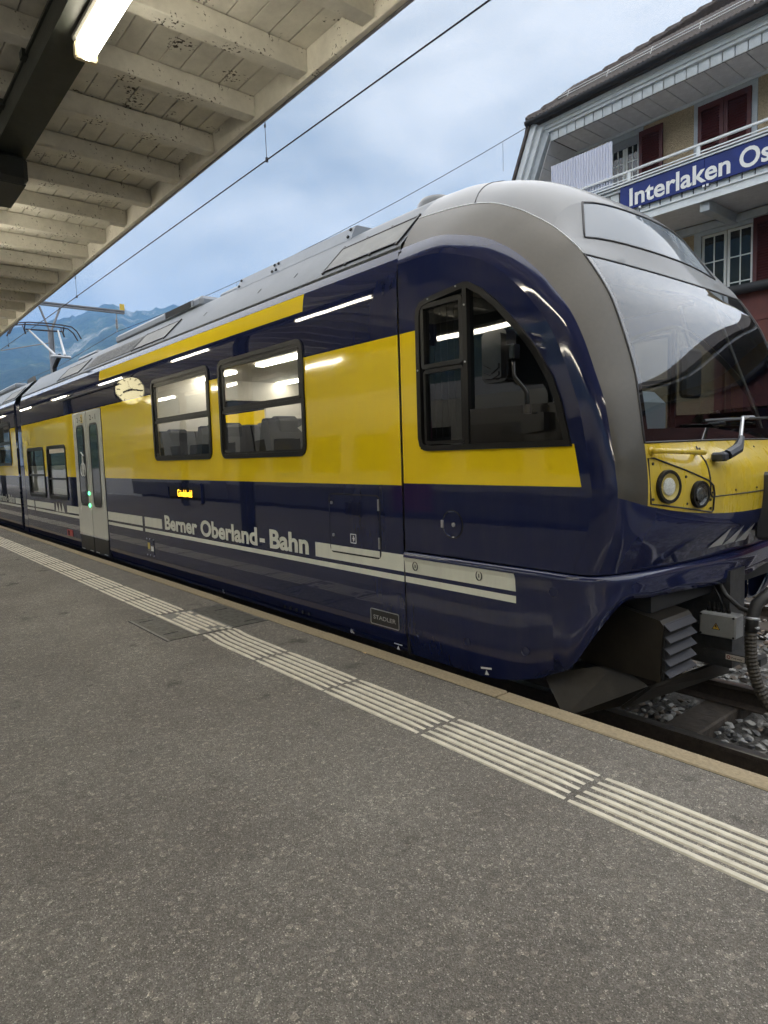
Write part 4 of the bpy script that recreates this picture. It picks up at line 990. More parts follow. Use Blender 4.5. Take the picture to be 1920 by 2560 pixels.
# ---- nose fittings. nose_x(y, z): front surface found from the loft
FR = [(p.y, p.z, p.x) for i_ in range(7 * SUB, NS) for p in GRID[i_][int(1.3 * SUB):int(6.7 * SUB)]]
def nose(y, z):
    c = sorted(((q[0] - y) ** 2 + (q[1] - z) ** 2, q[2]) for q in FR)[:4]
    ws = [1 / (d + 1e-6) for d, _ in c]; return sum(w_ * x_ for w_, (_, x_) in zip(ws, c)) / sum(ws)
def nose_n(y, z):
    d = .06; n = Vector((1, -(nose(y + d, z) - nose(y - d, z)) / (2 * d), -(nose(y, z + d) - nose(y, z - d)) / (2 * d))); return n.normalized()
YF2 = MATS["paint_yellow_front"]
def on_nose(poly, lift):
    return [Vector((nose(y_, z_) + lift, y_, z_)) for y_, z_ in poly]
for sg_ in (1, -1):
    my = lambda y_: y_ if sg_ > 0 else 2 * YC - y_
    # lamp panel with groove
    pp = [(3.31, 1.335), (3.36, 1.335), (3.60, 1.262), (3.80, 1.196), (3.84, 1.165), (3.855, 1.12), (3.855, 1.025), (3.84, 1.012), (3.60, 1.05), (3.32, 1.092)]
    poly = [(my(a), c_) for a, c_ in pp]
    pts = on_nose(poly, .004); b = MB(); b.tube(pts, .005, 6, 0, True); lpn = b.build("lamp_panel_groove", SEAL, car)
    for (yy, zz, rr, inner) in ((3.445, 1.178, .092, 1), (3.708, 1.122, .077, 0)):
        n_ = nose_n(my(yy), zz); c_ = Vector((nose(my(yy), zz), my(yy), zz)); hd = empty_h = None
        b = MB(); b.lathe(c_, n_, [(rr, -.02), (rr, .012), (rr * .97, .018), (rr * .80, .018), (rr * .78, .014)], 32); hl = b.build("headlight", BLK, car); smooth_by_angle(hl, 40)
        b = MB(); b.lathe(c_, n_, [(rr * .79, .015), (rr * .66, .008), (rr * .58, .005), (.0, .005)], 32)
        b.build("reflector", mat("lamp_bowl_yellow", (.55, .42, .09), .3) if inner else BLKG, hl, True)
        b = MB(); b.lathe(c_ + n_ * .005 , n_, [(rr * .52, .0), (rr * .52, .005), (rr * .46, .008), (0, .009)], 24)
        b.build("bulb_cluster", mat("led_white", (.75, .75, .68), .35, noise=(140, .4)) if inner else mat("led_dark", (.12, .12, .12), .15, .6, noise=(150, .8)), hl, True)
        b = MB(); b.lathe(c_, n_, [(rr * .79, .016), (rr * .5, .019), (0, .020)], 24); b.build("lens", glass("lens_glass", (.92, .93, .92), 1.0), hl, True)
    b = MB()
    for yy, zz in ((3.345, 1.305), (3.335, 1.115), (3.595, 1.225), (3.61, 1.075), (3.82, 1.085), (3.83, 1.035)):
        b.disc((nose(my(yy), zz) - .002, my(yy), zz), nose_n(my(yy), zz), .008, .006, 8)
    b.build("panel_screw", STEEL, car)
    # handrail
    a_, c_ = Vector((nose(my(3.345), 1.372), my(3.345), 1.372)), Vector((nose(my(3.76), 1.355), my(3.76), 1.355))
    b = MB(); b.tube([a_, a_ + Vector((.05, 0, 0)), a_ + Vector((.062, (.03 if sg_ > 0 else -.03), 0)), c_ + Vector((.075, (-.03 if sg_ > 0 else .03), 0)), c_ + Vector((.062, 0, 0)), c_], .0145, 10)
    for e_ in (a_, c_): b.disc(e_, (1, 0, 0), .024, .008, 14)
    b.build("handrail", YF2, car, True)
# centre hatch outline on the nose
poly = [(3.815, 1.39), (3.815, 1.12), (3.835, 1.10), (4.935, 1.10), (4.955, 1.12), (4.955, 1.39)]
dense = []
for p_, q_ in zip(poly, poly[1:]):
    for k in range(6): dense.append((p_[0] + (q_[0] - p_[0]) * k / 6, p_[1] + (q_[1] - p_[1]) * k / 6))
dense.append(poly[-1]); b = MB(); b.tube(on_nose(dense, .001), .0045, 5); b.build("hatch_seam", SEAL, car)
b = MB()
for yy, zz in ((3.84, 1.125), (4.10, 1.125), (4.385, 1.125), (4.67, 1.125), (3.85, 1.375), (4.3, 1.375), (4.6, 1.375)): b.disc((nose(yy, zz) - .002, yy, zz), nose_n(yy, zz), .007, .006, 8)
b.build("hatch_screw", STEEL, car)
# three-peak emblem on the lower front
for ya, yb, yt in ((3.95, 4.115, 4.112), (4.135, 4.285, 4.282), (4.30, 4.445, 4.442)):
    meshobj("mountain_emblem", [(nose(ya, .782) + .006, ya, .782), (nose(yb, .786) + .006, yb, .786), (nose(yt, .895) + .006, yt, .895)], [(0, 1, 2)], mat("emblem_silver", (.5, .5, .48), .35, .3), car)
# wiper
x_ = -1.66
wp = MB(); wp.cbox(-1.70, -1.62, 3.86, 3.93, 1.30, 1.352, .012); wp.tube([(-1.66, 3.88, 1.325), (-1.64, 4.0, 1.345)], .026, 8)
wp.tube([(-1.635, 3.93, 1.335), (-1.625, 4.05, 1.37), (-1.64, 4.14, 1.435)], [.030, .032, .016], 8); wp = wp.build("wiper", mat("wiper_dark", (.03, .035, .045), .4), car)
b = MB(); b.tube([(-1.64, 4.12, 1.42), (-1.70, 4.30, 1.555)], .011, 8); b.tube([(-1.70, 4.30, 1.555), (-1.715, 4.50, 1.56)], .013, 8); b.build("wiper_arm", ALU, wp)
b = MB(); b.tube([(-1.735, 3.86, 1.535), (-1.715, 4.1, 1.545), (-1.70, 4.385, 1.552), (-1.71, 4.7, 1.56), (-1.74, 4.95, 1.56)], .010, 6); b.build("wiper_blade", BLK, wp)

# wing mirror on the cab side
MB_ = mat("mirror_black", (.006, .006, .0065), .14, 0, .5, .3)
b = MB(); b.prism(rrect(-2.565, -2.385, 1.785, 2.075, .035), 'y', 2.90, 2.985); b.prism(inset(rrect(-2.565, -2.385, 1.785, 2.075, .035), .02), 'y', 2.875, 2.90)
mr = b.build("wing_mirror", MB_, car); smooth_by_angle(mr, 30)
b = MB(); b.prism([(-2.53, 1.86), (-2.475, 1.83), (-2.42, 1.86), (-2.42, 1.885), (-2.475, 1.855), (-2.53, 1.885)], 'y', 2.868, 2.876); b.prism([(-2.53, 1.82), (-2.475, 1.80), (-2.42, 1.82), (-2.42, 1.84), (-2.475, 1.82), (-2.53, 1.84)], 'y', 2.868, 2.876); b.build("housing_rib", MB_, mr)
b = MB(); b.cbox(-2.395, -2.345, 2.91, 2.97, 1.90, 1.985, .006); b.build("mirror_clamp", MB_, mr)
b = MB(); b.tube([(-2.372, 2.94, 1.95), (-2.372, 2.94, 1.82), (-2.36, 2.945, 1.795), (-2.315, 2.965, 1.735), (-2.305, 2.97, 1.715), (-2.305, 2.975, 1.60)], .014, 10); b.build("mirror_arm", mat("arm_black", (.03, .03, .03), .12, .5), mr, True)
b = MB(); b.prism([(-2.52, 1.61), (-2.215, 1.605), (-2.215, 1.505), (-2.36, 1.49), (-2.52, 1.50)], 'y', 3.0, 3.05); b.build("mirror_bracket", MB_, mr)
b = MB(); b.disc((-2.305, 2.975, 1.60), (0, 0, 1), .024, .05, 12); b.build("arm_collar", STEEL, mr)

# cab interior
CABM = mat("cab_dark", (.018, .018, .02), .6)
MB().box(XJ + .03, -1.9, 3.12, 5.65, .86, .90).build("cab_floor", CABM, car)
b = MB(); b.prism([(-2.35, .9), (-1.86, .9), (-1.80, 1.36), (-2.0, 1.45), (-2.35, 1.30)], 'y', 3.35, 5.42); b.build("driver_desk", CABM, car)
b = MB(); b.cbox(-2.30, -1.93, 3.42, 3.86, 1.30, 1.72, .07); dk = b.build("desk_console", mat("console_grey", (.22, .25, .28), .45), car)
MB().box(-2.28, -1.95, 3.418, 3.425, 1.44, 1.62).build("console_panel", mat("console_light", (.4, .45, .5), .4), dk)
b = MB(); b.cbox(-3.05, -2.60, 4.2, 4.65, 1.25, 1.38, .05); b.cbox(-3.10, -2.96, 4.2, 4.65, 1.35, 1.95, .06); b.build("driver_seat", SEAT, car)
MB().box(XJ + .02, XJ + .06, 3.14, 5.63, .9, 2.85).build("cab_rear_wall", mat("cab_wall", (.05, .05, .05), .7), car)
MB().box(XJ + .02, -2.6, 3.2, 5.57, 2.55, 2.58).build("cab_ceiling", mat("cab_wall", (.05, .05, .05), .7), car)
b = MB(); b.cbox(-2.05, -2.0, 4.18, 4.42, 1.70, 2.02, .02); b.tube([(-2.02, 4.3, 2.0), (-2.1, 4.3, 2.3)], .012, 6); b.build("cab_mirror", BLKM, car)
b = MB(); b.tube([(-2.24, 5.1, 2.45), (-1.86, 5.02, 1.5)], .012, 8); b.build("window_pillar", STEEL, car)
cu = MB()
pts = [(-3.22 + .03 * i_, 3.12 + (.012 if i_ % 2 else -.012)) for i_ in range(12)]
for (x0, y0), (x1, y1) in zip(pts, pts[1:]): cu.add([(x0, y0, 1.5), (x1, y1, 1.5), (x1, y1, 2.4), (x0, y0, 2.4)], [(0, 1, 2, 3)])
cu.build("curtain", mat("curtain_dark", (.02, .02, .022), .9), car)

# under the nose: track guard, louvred box, junction box, hoses, coupler beam
b = MB(); b.slab([(-2.50, 3.36, -.03), (-2.33, 3.34, -.255), (-2.06, 3.52, -.16), (-1.98, 3.70, -.06), (-2.15, 3.62, .06)], .02); b.slab([(-1.98, 3.70, -.06), (-2.06, 3.52, -.16), (-1.90, 4.6, -.16), (-1.88, 4.6, -.05)], .02)
b.build("track_guard", BRONZE, car)
b = MB(); b.prism([(-2.35, .10), (-1.785, .075), (-1.765, .405), (-1.785, .43), (-2.05, .475), (-2.35, .475)], 'y', 3.455, 3.80); lb = b.build("air_intake_box", BRONZE, car); smooth_by_angle(lb, 20)
MB().box(-1.80, -1.762, 3.47, 3.785, .085, .405).build("intake_opening", BLKM, lb)
for i_ in range(5):
    z_ = .415 - i_ * .066
    b = MB(); b.slab([(-1.775, 3.468, z_), (-1.775, 3.788, z_), (-1.728, 3.788, z_ - .040), (-1.728, 3.468, z_ - .040)], .006); b.build("louvre_slat", mat("slat_grey", (.035, .035, .042), .45, .3), lb)
jb = MB(); jb.cbox(-1.885, -1.735, 4.04, 4.34, .20, .345, .008)
JB = MB(); JB.cbox(-1.87, -1.65, 4.12, 4.24, .205, .350, .008); jb = JB.build("junction_box", mat("box_grey", (.26, .26, .25), .5, noise=(20, .1)), car)
meshobj("warning_triangle", [(-1.785, 4.1185, .255), (-1.745, 4.1185, .255), (-1.765, 4.1185, .290)], [(0, 1, 2)], mat("warn_yellow", (.7, .42, .05), .5), jb)
meshobj("warning_edge", [(-1.791, 4.119, .2515), (-1.739, 4.119, .2515), (-1.765, 4.119, .2965)], [(0, 1, 2)], BLKM, jb)
meshobj("warning_bolt", [(-1.768, 4.118, .284), (-1.760, 4.118, .284), (-1.764, 4.118, .272), (-1.757, 4.118, .272), (-1.768, 4.118, .257), (-1.765, 4.118, .268), (-1.772, 4.118, .268)], [(0, 1, 2, 3, 4, 5, 6)], BLKM, jb)
b = MB()
for xx in (-1.858, -1.662):
    for zz in (.217, .338): b.disc((xx, 4.121, zz), (0, -1, 0), .007, .004, 8)
b.build("box_screw", BLKM, jb)
b = MB()
for i_ in range(5): b.lathe((-1.84 + i_ * .03, 4.19, .348), (0, 0, 1), [(.014, 0), (.014, .02), (.009, .03), (.006, .06)], 10)
b.build("cable_gland", BLK, jb)
cb = MB(); cb.box(-1.86, -1.52, 4.16, 4.26, .06, .105); cb.box(-2.3, -1.7, 4.2, 4.57, .0, .25); cb.box(-2.3, -1.75, 4.28, 4.5, .25, .6); cb.build("coupler_beam", mat("coupler_paint", (.05, .05, .05), .5, .2, noise=(20, .4)), car)
MB().box(-1.72, -1.61, 4.1565, 4.159, .066, .099).build("maker_label", mat("label_cream", (.6, .55, .48), .5), car)
textmesh("label_lettering", "Polyway", BLKM, car, (-1.685, 4.156, .076), (1, 0, 0), (0, 0, 1), .012, .062, .01, .0008)
b = MB(); b.tube([(-1.702 + .009 * math.cos(t_ * .5236), 4.1555, .083 + .009 * math.sin(t_ * .5236)) for t_ in range(12)], .0025, 5, 0, True); b.build("label_emblem", mat("label_red", (.3, .03, .02), .5), car)
HOSE = mat("hose_rubber", (.020, .019, .018), .5)
b = MB(); hp = [(-1.46, 4.30, .52), (-1.50, 4.22, .50), (-1.545, 4.15, .44), (-1.555, 4.12, .36), (-1.555, 4.10, .28)]
b.tube(hp, .036, 12); hs = b.build("brake_hose", HOSE, car, True)
b = MB(); n = 42; pts, rs = [], []
for i_ in range(n):
    t_ = i_ / (n - 1); pts.append((-1.555 + .10 * t_ ** 3, 4.10 + .06 * t_ ** 2, .28 - .46 * t_)); rs.append(.036 if i_ % 2 else .031)
b.tube(pts, rs, 12); b.build("corrugated_sleeve", mat("sleeve_brown", (.045, .038, .028), .6), hs)
for zz in (.355, .30): 
    b = MB(); b.lathe((-1.555, 4.115, zz), (0, .1, 1), [(.037, 0), (.041, .003), (.041, .012), (.037, .015)], 16); b.build("hose_clamp", ALU, hs)
b = MB(); b.tube([(-1.84, 4.25, .58), (-1.76, 4.24, .45), (-1.66, 4.22, .385), (-1.55, 4.2, .37)], .016, 8); b.tube([(-1.86, 4.23, .55), (-1.79, 4.22, .44), (-1.75, 4.2, .36)], .006, 6); b.build("cable", HOSE, car, True)
MB().cbox(-1.70, -1.45, 4.50, 4.74, .78, 1.215, .02).build("buffer_plate", mat("buffer_dark", (.05, .05, .055), .5), car)
MB().box(-2.35, -1.86, 3.5, 5.3, .45, .72).build("nose_underside", BLKM, car)
MB().box(-3.4, -2.48, 3.25, 5.52, -.02, .85).build("cab_underframe", UNDER, car)

# ================================================================== OVERHEAD LINE
WIRE = mat("wire_dark", (.02, .02, .022), .5, .5)
ow = empty("overhead_wire", (-10, YC, 5.05), "contact wire over the train with droppers, beside the canopy edge", "wire")
MB().tube([(9, YC, 5.04), (-5, YC, 5.05), (-18, YC, 5.065), (-70, YC - .3, 5.2)], .0085, 6).build("contact_wire", WIRE, ow)
MB().tube([(9, YC, 6.1), (-7, YC, 6.0), (-24, YC, 6.3), (-70, YC, 6.2)], .007, 6).build("messenger_wire", WIRE, ow)
for xx in (-7.32, -15.6, -23.0, 1.0):
    b = MB(); b.tube([(xx, YC, 5.05), (xx - .01, YC, 5.45), (xx - .03, YC, 6.02)], .004, 5); b.tube([(xx - .01, YC + .012, 5.45), (xx - .05, YC + .02, 6.02)], .003, 5); b.disc((xx, YC, 5.03), (0, 0, 1), .018, .05, 8); b.disc((xx - .01, YC, 5.44), (0, 0, 1), .012, .03, 8); b.build("dropper", WIRE, ow)
ow2 = empty("overhead_wire", (-10, 8.1, 5.9), "thin overhead wire behind the train running to the house eaves", "wire")
A2, B2 = Vector((-11.06, 14.42, 9.70)), Vector((-24.2, 8.07, 6.02))
w2 = lambda t_: B2 + (A2 - B2) * t_ + Vector((0, 0, -1.35 * t_ * (1 - t_)))
MB().tube([w2(k / 12) for k in range(12, -1, -1)] + [(-32, 8.1, 5.8), (-60, 8.1, 6.1)], .008, 6).build("messenger_wire", WIRE, ow2)
MB().tube([(-12, 8.1, 5.05), (-60, 8.1, 5.1)], .008, 6).build("contact_wire", WIRE, ow2)
for t_ in (.955, .62, .36, .16): p = w2(t_); MB().tube([p, p - Vector((0, 0, .75))], .005, 5).build("dropper", WIRE, ow2)
MASTM = mat("mast_grey", (.22, .23, .25), .5, .4, noise=(6, .15))
ms = empty("catenary_mast", (-24.2, 5.9, -.5), "grey catenary mast with crossarm, insulator and yellow plate behind the pantograph", "mast")
b = MB(); b.box(-24.28, -24.12, 5.82, 5.84, -.5, 5.82); b.box(-24.28, -24.12, 5.95, 5.97, -.5, 5.82); b.box(-24.21, -24.19, 5.84, 5.95, -.5, 5.82); b.build("post", MASTM, ms)
b = MB(); b.tube([(-24.2, 5.88, 5.8), (-24.2, 5.60, 6.62)], .035, 8); b.tube([(-24.2, 5.90, 5.8), (-24.2, 6.24, 6.63)], .035, 8); b.build("brace", MASTM, ms)
b = MB(); b.box(-24.27, -24.13, 1.2, 8.36, 6.66, 6.70); b.box(-24.27, -24.13, 1.2, 8.36, 6.735, 6.775); b.box(-24.22, -24.18, 1.2, 8.36, 6.70, 6.735); b.build("crossarm", MASTM, ms)
MB().box(-24.22, -24.18, 8.22, 8.38, 6.775, 7.0).build("yellow_plate", mat("plate_yellow", (.6, .42, .04), .5), ms)
b = MB(); prof = [(.012, 0)]
for i_ in range(6): prof += [(.05, .04 + i_ * .055), (.018, .065 + i_ * .055)]
prof.append((.012, .44)); b.lathe((-24.2, 8.08, 6.12), (0, 0, 1), prof, 10); b.tube([(-24.2, 8.08, 6.56), (-24.2, 8.10, 6.68)], .012, 6); b.tube([(-24.2, 8.07, 6.13), (-24.2, 8.07, 6.0)], .012, 6); b.build("insulator", mat("insulator_grey", (.35, .33, .32), .3), ms)
b = MB(); b.tube([(-24.2, 4.4, 6.66), (-24.2, 4.385, 6.32)], .015, 6); b.tube([(-24.2, 4.385, 5.08), (-24.2, 5.85, 5.45)], .02, 6); b.build("registration_arm", MASTM, ms)

# ================================================================== STATION BUILDING
PEB = mat("pebbledash", (.46, .36, .23), .95, noise=(38, .30), bump=(60, .03, 4))
TRIM = mat("trim_pale", (.66, .70, .72), .6, noise=(5, .10)); TRIMD = mat("trim_grey", (.46, .50, .53), .65, noise=(6, .12))
SOF = mat("soffit_board", (.60, .60, .62), .75, noise=(7, .10)); SHUT = mat("shutter_red", (.085, .016, .017), .55, noise=(9, .2))
CASE = mat("casement_white", (.72, .73, .70), .45); DARKG = mat("house_glass", (.012, .014, .016), .05, 0, .6, .3)
TILE = mat("roof_tile", (.082, .068, .062), .85, noise=(14, .35), bump=(18, .02, 3)); GUT = mat("gutter_copper", (.035, .036, .04), .5, .4)
hb = empty("station_building", (-4, 17, -.5), "station house with red shutters, balcony and tiled roof behind the train", "house")
YW, YBAL = 15.86, 14.30
XR = -2.6
# wall with two openings left free
def wall_with_holes(x0, x1, z0, z1, holes, y):
    xs = sorted(set([x0, x1] + [v for h in holes for v in h[:2]])); zs = sorted(set([z0, z1] + [v for h in holes for v in h[2:]])); b = MB()
    for i_ in range(len(xs) - 1):
        for j in range(len(zs) - 1):
            xc, zc = (xs[i_] + xs[i_ + 1]) / 2, (zs[j] + zs[j + 1]) / 2
            if any(h[0] < xc < h[1] and h[2] < zc < h[3] for h in holes): continue
            b.box(xs[i_], xs[i_ + 1], y, y + .3, zs[j], zs[j + 1])
    return b
H1, H2, H3 = (-9.57, -8.80, 7.70, 9.06), (-7.30, -6.20, 7.72, 9.07), (-7.24, -6.12, 4.64, 6.20)
o = wall_with_holes(-10.35, XR, -.5, 9.27, [H1, H2, H3, (-4.6, -3.5, 7.72, 9.07), (-4.4, -3.2, 4.64, 6.2)], YW).build("wall", PEB, hb)
MB().box(-10.35, -10.05, YW + .3, 22, -.5, 9.27).build("wall", PEB, hb)
MB().box(-10.0, XR - .1, YW + .6, YW + .65, -.5, 9.2).build("dark_room", BLKM, hb)
def house_window(h, parent, nx=2, nz=2, frame=.13):
    x0, x1, z0, z1 = h; root = MB()
    root.box(x0 - frame, x0, YW - .03, YW + .02, z0 - .05, z1 + frame); root.box(x1, x1 + frame, YW - .03, YW + .02, z0 - .05, z1 + frame); root.box(x0, x1, YW - .03, YW + .02, z1, z1 + frame); root.box(x0 - frame - .04, x1 + frame + .04, YW - .08, YW + .02, z0 - .12, z0 - .05)
    w = root.build("window", TRIMD, parent); xm = (x0 + x1) / 2
    for a, c in ((x0, xm - .012), (xm + .012, x1)):
        b = MB(); f = .055
        b.box(a, a + f, YW + .03, YW + .07, z0, z1); b.box(c - f, c, YW + .03, YW + .07, z0, z1); b.box(a + f, c - f, YW + .03, YW + .07, z1 - f, z1); b.box(a + f, c - f, YW + .03, YW + .07, z0, z0 + f)
        for i_ in range(1, nx): xx = a + (c - a) * i_ / nx; b.box(xx - .013, xx + .013, YW + .032, YW + .065, z0 + f, z1 - f)
        for j in range(1, nz + 1): zz = z1 - (z1 - z0) * j * (.72 / nz) - .06; b.box(a + f, c - f, YW + .034, YW + .063, zz - .013, zz + .013)
        b.build("casement", CASE, w)
        for i_ in range(nx):
            b = MB(); b.box(a + f + (c - a - 2 * f) * i_ / nx, a + f + (c - a - 2 * f) * (i_ + 1) / nx, YW + .045, YW + .05, z0 + f, z1 - f); b.build("pane", DARKG, w)
    return w
def shutter(x0, x1, z0, z1, parent, y):
    b = MB(); f = .085
    b.box(x0, x0 + f, y - .045, y, z0, z1); b.box(x1 - f, x1, y - .045, y, z0, z1); b.box(x0 + f, x1 - f, y - .045, y, z1 - .13, z1); b.box(x0 + f, x1 - f, y - .045, y, z0, z0 + .11); b.box(x0 + f, x1 - f, y - .008, y, z0 + .11, z1 - .13)
    s = b.build("shutter", SHUT, parent); n = int((z1 - z0 - .24) / .058); src = None
    for i_ in range(n):
        z_ = z0 + .125 + i_ * (z1 - z0 - .26) / n
        if src is None:
            q = MB(); q.slab([(x0 + f, y - .040, z_), (x1 - f, y - .040, z_), (x1 - f, y - .010, z_ + .034), (x0 + f, y - .010, z_ + .034)], .007); src = q.build("slat", SHUT, s)
        else: c = dup(src, s); c.location.z = z_ - (z0 + .125)
    MB().box(x1 - .005, x1 + .03, y - .03, y - .01, z0 + .25, z0 + .31).build("hinge", GUT, s)
    return s
house_window(H1, hb); house_window(H2, hb); house_window(H3, hb, 2, 2, .16)
house_window((-4.6, -3.5, 7.72, 9.07), hb); house_window((-4.4, -3.2, 4.64, 6.2), hb)
MB().box(-9.57, -8.80, YW + .0, YW + .03, 8.86, 9.06).build("roller_blind", mat("blind_grey", (.33, .34, .37), .7, noise=(30, .1)), hb)
shutter(-8.76, -8.16, 7.70, 9.07, hb, YW - .035)
shutter(-7.32, -6.755, 7.72, 9.07, hb, YW - .035); shutter(-6.745, -6.18, 7.72, 9.07, hb, YW - .035)
shutter(-6.09, -5.50, 4.66, 6.27, hb, YW - .035)
# soffit boards, eave boards, mouldings, gutter
sb = None; x = -10.52
for i_ in range(19):
    if sb is None: b = MB(); b.cbox(.008, .412, 14.74, YW, 9.255, 9.28, .003); sb = b.build("soffit_board", SOF, hb); sb.location.x = x
    else: c = dup(sb, hb); c.location.x = x
    x += .42
MB().box(-10.55, XR, 14.742, 14.76, 9.24, 9.46).build("eave_backing", GUT, hb)
MB().box(-10.55, XR, 14.765, YW, 9.285, 9.31).build("soffit_backing", GUT, hb)
MB().box(-10.6, XR, YW - .06, YW, 9.195, 9.253).build("wall_moulding", TRIM, hb)
eb_ = None; x = -10.58
for i_ in range(32):
    if eb_ is None: b = MB(); b.cbox(.010, .240, 14.70, 14.74, 9.235, 9.45, .006); eb_ = b.build("eave_board", TRIM, hb); eb_.location.x = x
    else: c = dup(eb_, hb); c.location.x = x
    x += .25
b = MB(); b.box(-10.75, XR, 14.64, 14.74, 9.45, 9.52); b.box(-10.8, XR, 14.60, 14.74, 9.52, 9.60); b.box(-10.85, XR, 14.56, 14.74, 9.60, 9.68); b.build("eave_moulding", TRIM, hb)
b = MB(); b.prism([(14.40 + .085 * math.cos(a), 9.78 + .085 * math.sin(a)) for a in [math.pi + k * math.pi / 8 for k in range(9)]] + [(14.485, 9.80), (14.315, 9.80)], 'x', -11.1, XR); b.build("gutter", GUT, hb)
b = MB(); b.tube([(-11.05, 14.40, 9.76), (-8, 14.45, 9.66), (XR, 14.52, 9.60)], .012, 6); b.build("eave_cable", GUT, hb)
# roof: stepped tile courses, hip on the left
SL = .74
def hipx(d): return -11.08 + .86 * d
nc = 30
for i_ in range(nc):
    d0, d1 = i_ * .17, (i_ + 1) * .17 + .03
    b = MB(); b.slab([(hipx(d0), 14.42 + d0, 9.80 + SL * d0 + .028), (XR, 14.42 + d0, 9.80 + SL * d0 + .028), (XR, 14.42 + d1, 9.80 + SL * d1), (hipx(d1), 14.42 + d1, 9.80 + SL * d1)], .022)
    o = b.build("tile_course", TILE, hb)
b = MB(); x = -11.0
while x < XR:
    for k in range(1):
        b.tube([(x, 14.40, 9.845), (x, 14.42 + 2.0, 9.845 + SL * 2.0)], .028, 6)
    x += .115
tag(b.build("tile_roll", TILE, hb), kind="stuff")
rt_ = None
for i_ in range(18):
    d0 = i_ * .30; b = MB(); p0, p1 = Vector((hipx(d0), 14.42 + d0, 9.84 + SL * d0)), Vector((hipx(d0 + .33), 14.42 + d0 + .33, 9.83 + SL * (d0 + .33)))
    if rt_ is None: b.tube([p0, p0 + (p1 - p0) * .2, p1], [.10, .125, .085], 8); rt_ = b.build("ridge_tile", TILE, hb)
    else: c = dup(rt_, hb); c.location = (hipx(d0) - hipx(0), d0, SL * d0)
b = MB(); sl = Vector((.86, 1, SL)); b.slab([(hipx(0), 14.42, 9.79), (hipx(5.2), 14.42 + 5.2, 9.79 + SL * 5.2), (hipx(5.2) - .6, 22, 9.79 + SL * 4.2), (-12.6, 22, 7.9), (-12.5, 15.4, 7.9)], .04); b.build("side_roof", TILE, hb)
for zz, dd in ((.12, .55), (.19, .57)):
    b = MB(); b.tube([(hipx(.55) + .1, 14.42 + dd, 9.80 + SL * .55 + zz), (XR, 14.42 + dd, 9.80 + SL * .55 + zz)], .011, 6); b.build("snow_rail", ALU, hb)
x = -10.2
while x < XR - .3:
    b = MB(); b.tube([(x, 14.42 + .45, 9.80 + SL * .45 + .03), (x, 14.42 + .57, 9.80 + SL * .55 + .21), (x, 14.42 + .75, 9.80 + SL * .75 + .03)], .010, 5); b.build("snow_bracket", ALU, hb); x += 1.1
# left verge: steep skirt of the roof dropping past the eave, boarded underneath
b = MB(); b.prism([(-11.05, 9.78), (-11.70, 8.30), (-11.64, 8.28), (-10.98, 9.76)], 'y', 14.40, 14.75); b.build("verge_tiles", TILE, hb)
b = MB(); b.prism([(-10.98, 9.74), (-11.62, 8.28), (-11.44, 8.26), (-10.82, 9.68)], 'y', 14.46, 14.8); b.build("verge_board", TRIM, hb)
b = MB(); b.prism([(-10.82, 9.66), (-11.43, 8.26), (-11.28, 8.24), (-10.68, 9.60)], 'y', 14.54, 14.8); b.build("verge_moulding", TRIM, hb)
b = MB(); b.prism([(-10.68, 9.58), (-11.27, 8.24), (-11.12, 8.22), (-10.56, 9.40)], 'y', 14.62, 14.8); b.build("verge_moulding", TRIMD, hb)
for i_ in range(6):
    z0, z1 = 9.26 - i_ * .30, 9.26 - (i_ + 1) * .30 + .010; xa, xb = -10.56 - (9.24 - z0) * .44, -10.56 - (9.24 - z1) * .44
    b = MB(); b.slab([(xa, 14.70, z0), (xa, YW, z0), (xb, YW, z1), (xb, 14.70, z1)], .02); b.build("verge_soffit_board", SOF, hb)
# balcony
MB().box(-10.4, XR, YBAL + .0, YBAL + .06, 6.44, 6.60).build("balcony_edge_beam", TRIM, hb)
MB().box(-10.4, XR, YBAL - .03, YBAL + .06, 6.60, 6.63).build("balcony_edge_moulding", TRIM, hb)
b = MB(); b.box(-10.4, XR, YBAL + .06, YW, 6.50, 6.60); b.build("balcony_floor", TRIMD, hb)
db = None; y = YBAL + .07
while y < YW - .1:
    b = MB(); b.cbox(-10.3, XR, y, y + .124, 6.475, 6.498, .004); b.build("deck_board", SOF, hb); y += .13
for xx in (-9.3, -6.62, -3.9): MB().cbox(xx, xx + .20, YBAL + .10, YW, 6.26, 6.472, .01).build("balcony_bracket", TRIMD, hb)
MB().box(-10.3, XR, YW - .14, YW, 6.28, 6.44).build("wall_plate", TRIMD, hb)
pb = None; x = -10.35
for i_ in range(32):
    if pb is None: b = MB(); b.cbox(.014, .228, YBAL + .015, YBAL + .04, 6.645, 7.20, .003); pb = b.build("parapet_board", mat("board_white", (.62, .66, .67), .6, noise=(6, .1)), hb); pb.location.x = x
    else: c = dup(pb, hb); c.location.x = x
    x += .242
MB().box(-10.4, XR, YBAL + .045, YBAL + .06, 6.62, 7.2).build("parapet_backing", GUT, hb)
b = MB(); b.box(-10.4, XR, YBAL - .03, YBAL + .10, 7.205, 7.25); b.box(-10.4, XR, YBAL - .08, YBAL + .10, 7.275, 7.305); b.box(-10.4, XR, YBAL - .10, YBAL + .02, 7.33, 7.36); b.box(-10.4, XR, YBAL + .01, YBAL + .06, 7.25, 7.33); b.build("parapet_cap", TRIM, hb)
b = MB(); b.box(-10.4, XR, YBAL - .02, YBAL + .04, 7.575, 7.615); b.box(-10.4, XR, YBAL - .0, YBAL + .03, 7.44, 7.46); b.build("hand_rail", mat("rail_white", (.66, .69, .70), .5), hb)
x = -9.75
while x < XR - .2: MB().box(x, x + .07, YBAL - .01, YBAL + .03, 7.36, 7.575).build("rail_post", mat("rail_white", (.66, .69, .70), .5), hb); x += 1.55
